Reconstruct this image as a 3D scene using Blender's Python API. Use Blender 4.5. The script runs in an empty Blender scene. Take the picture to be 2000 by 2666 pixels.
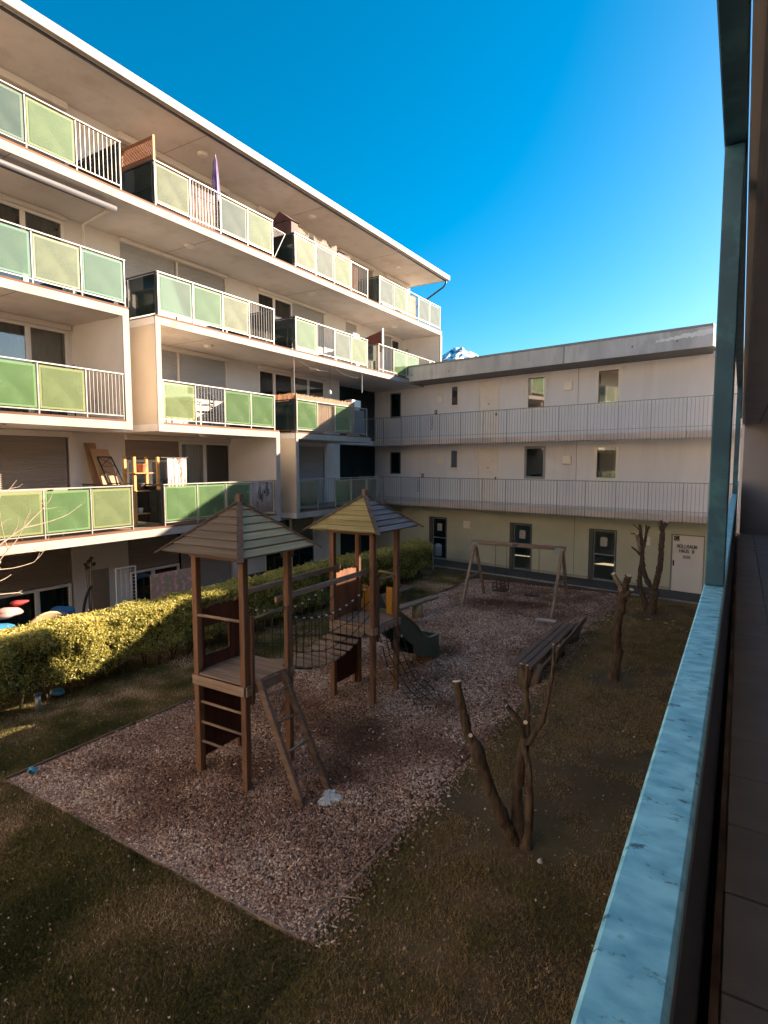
import bpy, bmesh, math, random
import numpy as np
from mathutils import Vector, Matrix
random.seed(7); rng = np.random.default_rng(7)
R = math.radians
sc = bpy.context.scene
col = sc.collection

# ------------------------------------------------------------------ camera, sky, sun, exposure
YAW, PITCH = 31.4, 4.81
cam = bpy.data.cameras.new('camera'); co = bpy.data.objects.new('camera', cam); col.objects.link(co)
co.location = (0, 0, 4.5); co.rotation_euler = (R(90 - PITCH), 0, R(YAW))
cam.sensor_fit = 'VERTICAL'; cam.sensor_height = 36; cam.lens = 20.51; cam.clip_start = 0.05; cam.clip_end = 12000
sc.camera = co
SUN_AZ, SUN_EL = 38.0, 22.5          # azimuth from +Y towards +X
w = bpy.data.worlds.new('World'); sc.world = w; w.use_nodes = True
nt = w.node_tree; nt.nodes.clear()
sky = nt.nodes.new('ShaderNodeTexSky'); sky.sky_type = 'NISHITA'; sky.sun_disc = False
sky.sun_elevation = R(SUN_EL); sky.sun_rotation = R(SUN_AZ); sky.altitude = 600
sky.air_density = 1.0; sky.dust_density = 1.6; sky.ozone_density = 2.5
hs = nt.nodes.new('ShaderNodeHueSaturation'); hs.inputs['Saturation'].default_value = 1.6; hs.inputs['Hue'].default_value = 0.484; hs.inputs['Value'].default_value = 0.84
bg = nt.nodes.new('ShaderNodeBackground'); bg.inputs[1].default_value = 0.057
wo = nt.nodes.new('ShaderNodeOutputWorld')
nt.links.new(sky.outputs[0], hs.inputs['Color']); nt.links.new(hs.outputs[0], bg.inputs[0]); nt.links.new(bg.outputs[0], wo.inputs[0])
sl = bpy.data.lights.new('sun', 'SUN'); sl.energy = 4.8; sl.angle = R(0.5); sl.color = (1.0, 0.80, 0.59)
so = bpy.data.objects.new('sun', sl); col.objects.link(so)
sd = Vector((math.sin(R(SUN_AZ)) * math.cos(R(SUN_EL)), math.cos(R(SUN_AZ)) * math.cos(R(SUN_EL)), math.sin(R(SUN_EL))))
so.rotation_euler = sd.to_track_quat('Z', 'Y').to_euler()
sc.view_settings.view_transform = 'Standard'; sc.view_settings.look = 'None'
sc.view_settings.exposure = 2.25; sc.view_settings.gamma = 1.0; sc.view_settings.use_curve_mapping = False
sc.cycles.max_bounces = 8; sc.cycles.diffuse_bounces = 6; sc.cycles.transparent_max_bounces = 16
sc.cycles.use_denoising = True

# ------------------------------------------------------------------ materials
MATS = {}
def mat(name, c1, c2=None, scale=4.0, stretch=(1, 1, 1), rough=0.75, bump=0.0, bscale=None, metal=0.0, rand=0.12,
        detail=6.0, lo=0.35, hi=0.65, c3=None, s3=1.2, f3=0.5, t3=(0.5, 0.7), spec=0.4, coat=0.0):
    """Base colour from two noise layers, fine bump, and a little variation from one object to the next."""
    if name in MATS: return MATS[name]
    m = bpy.data.materials.new(name); m.use_nodes = True; t = m.node_tree; N, L = t.nodes, t.links
    b = N['Principled BSDF']; b.inputs['Roughness'].default_value = rough; b.inputs['Metallic'].default_value = metal
    b.inputs['Specular IOR Level'].default_value = spec; b.inputs['Coat Weight'].default_value = coat
    tc = N.new('ShaderNodeTexCoord'); oi = N.new('ShaderNodeObjectInfo')
    off = N.new('ShaderNodeVectorMath'); off.operation = 'SCALE'; off.inputs[0].default_value = (13, 7, 5)
    L.new(oi.outputs['Random'], off.inputs['Scale'])
    add = N.new('ShaderNodeVectorMath'); add.operation = 'ADD'; L.new(tc.outputs['Object'], add.inputs[0]); L.new(off.outputs[0], add.inputs[1])
    mp = N.new('ShaderNodeMapping'); mp.inputs['Scale'].default_value = stretch; L.new(add.outputs[0], mp.inputs[0])
    no = N.new('ShaderNodeTexNoise'); no.inputs['Scale'].default_value = scale; no.inputs['Detail'].default_value = detail; L.new(mp.outputs[0], no.inputs['Vector'])
    mr = N.new('ShaderNodeMapRange'); mr.inputs[1].default_value = lo; mr.inputs[2].default_value = hi; L.new(no.outputs[0], mr.inputs[0])
    mx = N.new('ShaderNodeMix'); mx.data_type = 'RGBA'; c2 = c2 or tuple(v * 0.93 for v in c1)
    mx.inputs[6].default_value = (*c1, 1); mx.inputs[7].default_value = (*c2, 1); L.new(mr.outputs[0], mx.inputs[0])
    out = mx.outputs[2]
    if c3:
        n3 = N.new('ShaderNodeTexNoise'); n3.inputs['Scale'].default_value = s3; n3.inputs['Detail'].default_value = 5; n3.inputs['Roughness'].default_value = 0.65
        L.new(mp.outputs[0] if f3 < 0 else add.outputs[0], n3.inputs['Vector'])
        r3 = N.new('ShaderNodeMapRange'); r3.inputs[1].default_value = t3[0]; r3.inputs[2].default_value = t3[1]; r3.inputs[4].default_value = abs(f3); L.new(n3.outputs[0], r3.inputs[0])
        m3 = N.new('ShaderNodeMix'); m3.data_type = 'RGBA'; m3.inputs[7].default_value = (*c3, 1); L.new(r3.outputs[0], m3.inputs[0]); L.new(out, m3.inputs[6]); out = m3.outputs[2]
    if rand:
        rr = N.new('ShaderNodeMapRange'); rr.inputs[3].default_value = 1 - rand; rr.inputs[4].default_value = 1 + rand; L.new(oi.outputs['Random'], rr.inputs[0])
        vm = N.new('ShaderNodeVectorMath'); vm.operation = 'SCALE'; L.new(out, vm.inputs[0]); L.new(rr.outputs[0], vm.inputs['Scale']); out = vm.outputs[0]
    L.new(out, b.inputs['Base Color'])
    if bump:
        nb = N.new('ShaderNodeTexNoise'); nb.inputs['Scale'].default_value = bscale or scale * 3; nb.inputs['Detail'].default_value = 4; L.new(mp.outputs[0], nb.inputs['Vector'])
        bp = N.new('ShaderNodeBump'); bp.inputs['Strength'].default_value = bump; bp.inputs['Distance'].default_value = 0.02
        L.new(nb.outputs[0], bp.inputs['Height']); L.new(bp.outputs[0], b.inputs['Normal'])
    MATS[name] = m; return m

def glass(name, tint, body, clear=0.45, gloss=0.12, rough=0.03, noise=0.0):
    """Sheet of glass: part clear (tinted), part printed body that scatters light, part mirror."""
    if name in MATS: return MATS[name]
    m = bpy.data.materials.new(name); m.use_nodes = True; t = m.node_tree; N, L = t.nodes, t.links
    N.clear(); o = N.new('ShaderNodeOutputMaterial')
    tr = N.new('ShaderNodeBsdfTransparent'); tr.inputs[0].default_value = (*tint, 1)
    df = N.new('ShaderNodeBsdfDiffuse'); df.inputs[0].default_value = (*body, 1)
    tl = N.new('ShaderNodeBsdfTranslucent'); tl.inputs[0].default_value = (*body, 1)
    a = N.new('ShaderNodeMixShader'); a.inputs[0].default_value = 0.3; L.new(df.outputs[0], a.inputs[1]); L.new(tl.outputs[0], a.inputs[2])
    b = N.new('ShaderNodeMixShader'); b.inputs[0].default_value = clear; L.new(a.outputs[0], b.inputs[1]); L.new(tr.outputs[0], b.inputs[2])
    if noise:
        tc = N.new('ShaderNodeTexCoord'); n = N.new('ShaderNodeTexNoise'); n.inputs['Scale'].default_value = 2.2; n.inputs['Detail'].default_value = 7; L.new(tc.outputs['Object'], n.inputs['Vector'])
        r = N.new('ShaderNodeMapRange'); r.inputs[1].default_value = 0.4; r.inputs[2].default_value = 0.7; r.inputs[3].default_value = clear + noise; r.inputs[4].default_value = max(0, clear - noise)
        L.new(n.outputs[0], r.inputs[0]); L.new(r.outputs[0], b.inputs[0])
    gl = N.new('ShaderNodeBsdfGlossy'); gl.inputs['Roughness'].default_value = rough
    lw = N.new('ShaderNodeFresnel'); lw.inputs[0].default_value = 1.5
    ad = N.new('ShaderNodeMath'); ad.operation = 'ADD'; ad.use_clamp = True; ad.inputs[1].default_value = gloss; L.new(lw.outputs[0], ad.inputs[0])
    c = N.new('ShaderNodeMixShader'); L.new(ad.outputs[0], c.inputs[0]); L.new(b.outputs[0], c.inputs[1]); L.new(gl.outputs[0], c.inputs[2])
    L.new(c.outputs[0], o.inputs[0]); MATS[name] = m; return m

PLASTER = mat('warm_white_plaster', (.78, .73, .68), (.73, .68, .63), 1.3, rough=.9, bump=.25, bscale=60, rand=0, c3=(.62, .55, .49), s3=.7, f3=.35)
TANPL = mat('tan_plaster', (.60, .50, .38), (.55, .45, .34), 1.3, rough=.9, bump=.25, bscale=60, rand=0)
FARPL = mat('pale_grey_plaster', (.82, .80, .815), (.775, .755, .77), 1.4, (1.6, 1, .22), rough=.9, bump=.3, bscale=50, rand=0, c3=(.64, .615, .615), s3=1.0, f3=-.45, t3=(.52, .72))
GREENPL = mat('olive_green_plaster', (.56, .565, .44), (.515, .52, .40), 1.1, rough=.9, bump=.3, bscale=50, rand=0, c3=(.41, .40, .29), s3=.6, f3=.4)
FASCIA = mat('pale_concrete_edge', (.37, .335, .305), (.31, .28, .25), 1.5, rough=.8, bump=.15, bscale=25, rand=.02, c3=(.28, .19, .13), s3=2.6, f3=.75, t3=(.6, .75))
SOFFIT = mat('raw_concrete_ceiling', (.80, .74, .69), (.72, .66, .61), .8, (1, .35, 1), rough=.85, bump=.2, bscale=20, rand=.03, c3=(.56, .46, .38), s3=1.1, f3=.5, t3=(.48, .68))
PARAPET = mat('weathered_concrete', (.62, .59, .57), (.50, .475, .455), 1.1, (1.6, 1, .45), rough=.85, bump=.3, bscale=14, rand=.03, c3=(.40, .375, .355), s3=1.6, f3=-.55, t3=(.5, .62))
FLASH = mat('grey_green_flashing', (.28, .29, .26), (.24, .25, .23), 3, rough=.5, rand=0)
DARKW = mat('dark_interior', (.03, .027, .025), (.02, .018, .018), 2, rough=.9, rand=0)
DECKTIM = mat('rusty_brown_timber', (.19, .09, .055), (.12, .055, .035), 5, (1, .2, 1), rough=.85, bump=.3, rand=.2)
STEELW = mat('pale_galvanised_steel', (.37, .35, .33), (.31, .29, .28), 9, rough=.45, metal=.35, rand=.04)
STEELD = mat('dark_grey_steel', (.09, .10, .11), (.07, .075, .085), 9, rough=.4, metal=.4, rand=.05)
STEELB = mat('blue_grey_steel', (.30, .35, .39), (.24, .29, .33), 9, rough=.45, metal=.4, rand=.05)
FRAMEW = mat('white_window_frame', (.84, .79, .74), (.80, .75, .70), 3, rough=.45, rand=.03)
SHBOX = mat('cream_shutter_box', (.80, .73, .66), (.76, .69, .62), 3, rough=.6, rand=.03)
SHUT = mat('grey_roller_slats', (.44, .43, .43), (.39, .385, .385), 3, (1, .3, 6), rough=.5, rand=.05)
SHUTB = mat('taupe_roller_slats', (.34, .285, .245), (.30, .25, .215), 3, (1, .3, 6), rough=.5, rand=.05)
CURT = mat('grey_curtain', (.30, .26, .23), (.22, .19, .17), 3, (1, 8, .6), rough=.9, rand=.15)
CURTB = mat('light_net_curtain', (.42, .38, .34), (.34, .31, .28), 3, (1, 10, .6), rough=.9, rand=.1)
PANE = glass('window_glass', (.85, .88, .86), (.02, .02, .02), .95, .07)
PANEX = glass('mirror_like_window_glass', (.35, .40, .40), (.02, .025, .03), .7, .34)
SGLASS = glass('smoked_side_glass', (.50, .56, .52), (.06, .085, .08), .62, .07)
LAMP = mat('white_lamp_cover', (.90, .84, .76), rough=.4, rand=.02)
GREENS = [  # tint, printed body, clear part
    glass('aqua_green_glass', (.76, .94, .72), (.29, .39, .25), .58, .05, noise=.06),
    glass('yellow_green_glass', (.80, .92, .55), (.35, .44, .23), .52, .04, noise=.06),
    glass('strong_green_glass', (.60, .90, .55), (.25, .42, .20), .54, .05, noise=.06),
    glass('pale_lime_glass', (.85, .92, .66), (.34, .37, .22), .42, .04, noise=.10),
    glass('grey_green_glass', (.62, .80, .64), (.24, .30, .22), .56, .05, noise=.08),
]
EDGE = [glass('pale_glass_rim_%s' % n, t, b, .35, .1) for n, t, b in (
    ('aqua', (.8, .95, .85), (.30, .46, .31)), ('lime', (.9, .95, .7), (.42, .50, .24)), ('green', (.7, .95, .6), (.30, .50, .24)),
    ('cream', (.95, .95, .8), (.50, .52, .32)), ('sage', (.8, .9, .75), (.34, .43, .30)))]
def wood(name, a, b, axis, dark=(.03, .018, .012), rand=.18, f3=.6, **k):
    st = {'x': (.12, 2.2, 2.2), 'y': (2.2, .12, 2.2), 'z': (2.2, 2.2, .12)}[axis]
    return mat(name, a, b, 9, st, rough=.82, bump=.5, bscale=22, rand=rand, c3=dark, s3=2.4, f3=-f3, t3=(.52, .72), **k)
PW = {a: wood('brown_weathered_post_' + a, (.225, .12, .072), (.145, .076, .046), a) for a in 'xyz'}
GW = {a: wood('grey_weathered_wood_' + a, (.34, .25, .19), (.23, .165, .125), a) for a in 'xyz'}
RW = {a: wood('mossy_roof_board_' + a, (.50, .41, .22), (.36, .29, .16), a, dark=(.15, .10, .05), rand=.10, f3=.7) for a in 'xy'}
REDP = wood('dark_red_brown_panel', (.10, .035, .022), (.065, .022, .015), 'z', rand=.1)
BENCHW = wood('dark_bench_plank', (.21, .135, .10), (.14, .09, .068), 'y', rand=.12)
YEL = mat('yellow_painted_board', (.62, .31, .03), (.5, .25, .03), 5, rough=.5, rand=.05)
ROPE = mat('dark_green_rope', (.03, .045, .042), (.02, .03, .03), 30, rough=.8, rand=0)
ROPEL = mat('pale_rope_clamp', (.6, .57, .52), rough=.5, rand=0)
SLIDE_O = mat('dark_green_slide_plastic', (.06, .10, .075), (.05, .085, .065), 3, rough=.35, rand=0)
SLIDE_R = mat('orange_slide_lip', (.46, .15, .035), (.36, .12, .04), 4, rough=.45, rand=0); SLIDE_G = mat('grey_green_slide_lip', (.20, .27, .22), (.15, .21, .175), 4, rough=.4, rand=0)
BARK = mat('pruned_tree_bark', (.125, .088, .062), (.055, .038, .027), 22, (1, 1, .30), rough=.9, bump=1.0, bscale=60, rand=.1, c3=(.10, .10, .05), s3=3, f3=.4)
CUT = mat('fresh_cut_wood', (.72, .62, .48), (.62, .50, .36), 12, rough=.8, rand=.05)
TWIG = mat('pale_twig_bark', (.42, .34, .27), (.30, .23, .17), 14, rough=.85, rand=.1)
CONC = mat('path_asphalt', (.085, .085, .088), (.065, .065, .068), 3, rough=.9, bump=.3, bscale=80, rand=0, c3=(.11, .105, .1), s3=.8, f3=.4)
KERB = mat('pale_kerb_stone', (.36, .34, .31), (.25, .235, .215), 4, rough=.85, bump=.4, rand=.1)

# ------------------------------------------------------------------ mesh helpers
class MB:
    def __init__(s): s.v = []; s.f = []
    def add(s, vs, fs):
        n = len(s.v); s.v += [tuple(v) for v in vs]; s.f += [tuple(n + i for i in f) for f in fs]; return s
    def box(s, x0, x1, y0, y1, z0, z1):
        x0, x1 = sorted((x0, x1)); y0, y1 = sorted((y0, y1)); z0, z1 = sorted((z0, z1))
        return s.add([(x, y, z) for z in (z0, z1) for y in (y0, y1) for x in (x0, x1)],
                     [(0, 2, 3, 1), (4, 5, 7, 6), (0, 1, 5, 4), (2, 6, 7, 3), (0, 4, 6, 2), (1, 3, 7, 5)])
    def beam(s, p, q, w, h, up=(0, 0, 1)):
        p, q = Vector(p), Vector(q); d = (q - p).normalized(); up = Vector(up)
        sx = d.cross(up)
        if sx.length < 1e-4: sx = d.cross(Vector((1, 0, 0)))
        sx.normalize(); uz = sx.cross(d)
        vs = [c + sx * a * w / 2 + uz * b * h / 2 for c in (p, q) for a, b in ((-1, -1), (1, -1), (1, 1), (-1, 1))]
        return s.add(vs, [(0, 1, 2, 3), (7, 6, 5, 4), (0, 4, 5, 1), (1, 5, 6, 2), (2, 6, 7, 3), (3, 7, 4, 0)])
    def tube(s, pts, rad, n=6, cap=True, wob=0):
        pts = [Vector(p) for p in pts]; rad = rad if isinstance(rad, (list, tuple)) else [rad] * len(pts)
        prev = None; base = len(s.v); vs = []
        for i, p in enumerate(pts):
            d = (pts[min(i + 1, len(pts) - 1)] - pts[max(i - 1, 0)]).normalized()
            if prev is None: a = d.orthogonal().normalized()
            else: a = (prev - d * prev.dot(d)).normalized()
            prev = a; b = d.cross(a)
            for k in range(n):
                t = 2 * math.pi * k / n; r = rad[i] * (1 + (random.uniform(-wob, wob) if wob else 0))
                vs.append(p + a * math.cos(t) * r + b * math.sin(t) * r)
        fs = [(i * n + k, i * n + (k + 1) % n, (i + 1) * n + (k + 1) % n, (i + 1) * n + k) for i in range(len(pts) - 1) for k in range(n)]
        if cap: fs += [tuple(range(n - 1, -1, -1)), tuple((len(pts) - 1) * n + k for k in range(n))]
        return s.add(vs, fs)
    def prism(s, poly, fn, a, b):
        """poly: 2-D outline; fn(u, v, w) -> point; extruded from w=a to w=b."""
        n = len(poly); vs = [fn(u, v, a) for u, v in poly] + [fn(u, v, b) for u, v in poly]
        fs = [tuple(range(n - 1, -1, -1)), tuple(range(n, 2 * n))] + [(i, (i + 1) % n, n + (i + 1) % n, n + i) for i in range(n)]
        return s.add(vs, fs)
    def mesh(s, name):
        me = bpy.data.meshes.new(name); me.from_pydata(s.v, [], s.f); me.update(); return me

FR = {}                                   # object name -> origin of its own frame, in its root's frame
def root(name, label, cat, loc=(0, 0, 0), rz=None, group=None, kind=None):
    o = bpy.data.objects.new(name, None); col.objects.link(o); o.location = loc; o.empty_display_size = .2
    if rz is not None: o.rotation_euler.z = rz; FR[o.name] = Vector((0, 0, 0))
    else: FR[o.name] = Vector(loc)
    tag(o, label, cat, group, kind); return o
def tag(o, label=None, cat=None, group=None, kind=None):
    if label: o['label'] = label
    if cat: o['category'] = cat
    if group: o['group'] = group
    if kind: o['kind'] = kind
    return o
def obj(name, mb, m, parent=None, bevel=0, smooth=False, label=None, cat=None, group=None, kind=None, fix=True, base=False):
    vs = np.array(mb.v, float); c = (vs.min(0) + vs.max(0)) / 2
    if base: c[2] = vs[:, 2].min()
    me = bpy.data.meshes.new(name); me.from_pydata((vs - c).tolist(), [], mb.f)
    if fix:
        bm = bmesh.new(); bm.from_mesh(me); bmesh.ops.recalc_face_normals(bm, faces=bm.faces); bm.to_mesh(me); bm.free()
    if smooth: me.polygons.foreach_set('use_smooth', [True] * len(me.polygons))
    me.update()
    o = bpy.data.objects.new(name, me); col.objects.link(o)
    if m: me.materials.append(m)
    place(o, parent, Vector(c))
    if bevel:
        b = o.modifiers.new('bevel', 'BEVEL'); b.width = bevel; b.segments = 1; b.limit_method = 'ANGLE'
    return tag(o, label, cat, group, kind)
def place(o, parent, c):
    c = Vector(c)
    if parent is not None: o.parent = parent; o.location = c - FR[parent.name]
    else: o.location = c
    FR[o.name] = c
def again(o, c, parent=None):
    """One more copy of a part (shared mesh) at frame point c."""
    n = o.copy(); col.objects.link(n); parent = parent or o.parent; n.parent = None
    place(n, parent, c); return n
def copy_tree(o, d, parent=None, label=None):
    c = o.copy(); col.objects.link(c); 
    if parent is None: c.location = o.location + Vector(d); FR[c.name] = FR[o.name] + Vector(d)
    else: c.parent = parent; FR[c.name] = FR[o.name] + Vector(d)
    if label: c['label'] = label
    for ch in list(o.children): copy_tree(ch, d, c)
    return c
def B(*a): return MB().box(*a)

# ------------------------------------------------------------------ the ground
PX0, PX1, PY0, PY1 = -8.72, -3.37, 3.97, 21.6        # wood-chip area
def hash_noise(x, y, s, seed):
    """Smooth value noise, vectorised."""
    x = np.asarray(x) * s; y = np.asarray(y) * s; xi = np.floor(x).astype(int); yi = np.floor(y).astype(int); xf = x - xi; yf = y - yi
    def h(a, b): 
        v = np.sin(a * 127.1 + b * 311.7 + seed * 74.7) * 43758.5453; return v - np.floor(v)
    u = xf * xf * (3 - 2 * xf); v = yf * yf * (3 - 2 * yf)
    return (h(xi, yi) * (1 - u) + h(xi + 1, yi) * u) * (1 - v) + (h(xi, yi + 1) * (1 - u) + h(xi + 1, yi + 1) * u) * v
def gz(x, y):
    x = np.asarray(x, float); y = np.asarray(y, float)
    mound = 0.10 * np.exp(-((x + 1.9) / 1.0) ** 2)
    n = (hash_noise(x, y, 1.1, 1) - .5) * .07 + (hash_noise(x, y, 3.1, 2) - .5) * .035
    z = mound + n
    edge = np.clip((20.2 - .18 * x - y) / .8, 0, 1)
    hole = (x > PX0 - .02) & (x < PX1 + .02) & (y > PY0 - .02) & (y < PY1)
    return np.where(hole, -.10, z * edge + (edge - 1) * .03 + .012)
def grid(x0, x1, y0, y1, st, fn, name):
    nx = int((x1 - x0) / st) + 1; ny = int((y1 - y0) / st) + 1
    X, Y = np.meshgrid(np.linspace(x0, x1, nx), np.linspace(y0, y1, ny)); Z = fn(X, Y)
    v = np.stack([X.ravel(), Y.ravel(), Z.ravel()], 1)
    i = np.arange(nx * ny).reshape(ny, nx); q = np.stack([i[:-1, :-1], i[:-1, 1:], i[1:, 1:], i[1:, :-1]], -1).reshape(-1, 4)
    me = bpy.data.meshes.new(name); me.vertices.add(len(v)); me.vertices.foreach_set('co', v.ravel())
    me.loops.add(q.size); me.loops.foreach_set('vertex_index', q.ravel()); me.polygons.add(len(q)); me.polygons.foreach_set('loop_start', np.arange(0, q.size, 4))
    me.polygons.foreach_set('use_smooth', np.ones(len(q), bool)); me.update(calc_edges=True)
    o = bpy.data.objects.new(name, me); col.objects.link(o); return o
def soup(name, V, F, m, label=None, cat=None, parent=None, kind='stuff', colr=None, k=3):
    """V (n, k_verts, 3), F local faces as list of index tuples of equal size."""
    n, kv, _ = V.shape; F = np.array(F); nf, k = F.shape
    idx = (np.arange(n)[:, None, None] * kv + F[None]).reshape(-1)
    me = bpy.data.meshes.new(name); me.vertices.add(n * kv); me.vertices.foreach_set('co', V.reshape(-1).astype(np.float32))
    me.loops.add(len(idx)); me.loops.foreach_set('vertex_index', idx.astype(np.int32)); me.polygons.add(n * nf)
    me.polygons.foreach_set('loop_start', np.arange(0, len(idx), k, dtype=np.int32)); me.update(calc_edges=True)
    if colr is not None:
        a = me.attributes.new('tone', 'FLOAT', 'POINT'); a.data.foreach_set('value', np.repeat(colr, kv).astype(np.float32))
    o = bpy.data.objects.new(name, me); col.objects.link(o); me.materials.append(m); FR[o.name] = Vector((0, 0, 0))
    if parent is not None: o.parent = parent; o.location = -FR[parent.name]
    tag(o, label, cat, None, kind); return o
def tone_mat(name, stops, rough=.85, trans=0.0, spec=.25):
    m = bpy.data.materials.new(name); m.use_nodes = True; N, L = m.node_tree.nodes, m.node_tree.links; b = N['Principled BSDF']
    at = N.new('ShaderNodeAttribute'); at.attribute_name = 'tone'; cr = N.new('ShaderNodeValToRGB'); L.new(at.outputs['Fac'], cr.inputs[0])
    e = cr.color_ramp.elements
    while len(e) < len(stops): e.new(.5)
    for i, (p, c) in enumerate(stops): e[i].position = p; e[i].color = (*c, 1)
    L.new(cr.outputs[0], b.inputs['Base Color']); b.inputs['Roughness'].default_value = rough; b.inputs['Specular IOR Level'].default_value = spec
    if trans:
        tl = N.new('ShaderNodeBsdfTranslucent'); L.new(cr.outputs[0], tl.inputs[0]); mx = N.new('ShaderNodeMixShader'); mx.inputs[0].default_value = trans
        L.new(b.outputs[0], mx.inputs[1]); L.new(tl.outputs[0], mx.inputs[2]); L.new(mx.outputs[0], N['Material Output'].inputs[0])
    return m

EARTH = mat('turf_soil', (.15, .105, .060), (.10, .080, .036), 1.6, rough=.95, bump=.8, bscale=30, rand=0, c3=(.12, .078, .045), s3=.8, f3=.75, t3=(.42, .62), spec=.1)
g = B(-5000, 6000, -5000, 9000, -1.2, -.22); o = obj('ground', g, mat('distant_ground', (.10, .10, .06), (.07, .08, .04), .01, rough=.95, rand=0)); tag(o, kind='structure')
o = grid(-15.2, 1.4, -5, 22.6, .12, gz, 'lawn'); o.data.materials.append(EARTH); tag(o, kind='structure')
CHIPBED = mat('wood_chip_bed', (.17, .105, .075), (.10, .060, .042), 26, rough=.95, bump=1.0, bscale=45, rand=0, c3=(.06, .034, .024), s3=.9, f3=.75, t3=(.5, .68), spec=.1)
def cz(x, y):
    x = np.asarray(x, float); y = np.asarray(y, float)
    return -.005 + (hash_noise(x, y, .8, 5) - .5) * .06 + (hash_noise(x, y, 2.5, 6) - .5) * .04
o = grid(PX0, PX1, PY0, PY1, .09, cz, 'wood_chip_surface'); o.data.materials.append(CHIPBED); tag(o, kind='structure')

def chips(n):
    x = rng.uniform(PX0 + .03, PX1 - .03, n); y = PY0 + .02 + (PY1 - PY0 - .7) * rng.uniform(0, 1, n) ** 1.5
    y = np.minimum(y, 20.75 - .18 * x)
    spill = rng.uniform(0, 1, n) < .02; x = np.where(spill, PX1 + rng.exponential(.10, n), x)
    z = np.where(spill, gz(x, y), cz(x, y)) + rng.uniform(.0, .02, n)
    ln = rng.uniform(.007, .020, n) * (.85 + .055 * y); wd = ln * rng.uniform(.25, .6, n); th = rng.uniform(.003, .008, n)
    a = rng.uniform(0, 2 * np.pi, n); p = rng.normal(0, .35, n); r = rng.normal(0, .35, n)
    ux = np.stack([np.cos(a) * np.cos(p), np.sin(a) * np.cos(p), np.sin(p)], 1); vx = np.stack([-np.sin(a) * np.cos(r), np.cos(a) * np.cos(r), np.sin(r)], 1)
    nx = np.cross(ux, vx); c = np.stack([x, y, z], 1)
    V = np.stack([c + ux * (ln * s)[:, None] + vx * (wd * t)[:, None] + nx * (th * q)[:, None] for q in (-1, 1) for s, t in ((-1, -.8), (1, -1), (.9, 1), (-1, .7))], 1)
    # damp darker hollows with a shape of their own
    damp = hash_noise(x, y, .75, 11) * .55 + hash_noise(x, y, 2.1, 12) * .45
    for wx, wy, wr in ((-4.9, 7.2, .35), (-4.7, 6.6, .3), (-6.1, 6.0, .35), (-5.9, 12.4, .5), (-6.4, 17.7, .5), (-5.4, 17.7, .5), (-7.9, 4.9, .3), (-5.2, 8.0, .4), (-4.4, 9.6, .4)): damp = damp + .5 * np.exp(-((x - wx) ** 2 + (y - wy) ** 2) / wr ** 2)
    tone = np.clip(rng.beta(2.2, 2.6, n) * np.clip(1.62 - damp * 1.42, .24, 1.15), 0, 1)
    tone = np.where(rng.uniform(0, 1, n) < .012, 1, tone)
    return V, tone
CHIP = tone_mat('wood_chip', [(0, (.075, .037, .025)), (.3, (.29, .175, .130)), (.6, (.55, .385, .305)), (1, (.86, .73, .62))])
V, tn = chips(190000)
soup('wood_chips', V, [(0, 3, 2, 1), (4, 5, 6, 7), (0, 1, 5, 4), (1, 2, 6, 5), (2, 3, 7, 6), (3, 0, 4, 7)], CHIP, 'reddish brown bark chips covering the playground area', 'wood chips', colr=tn)

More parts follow.
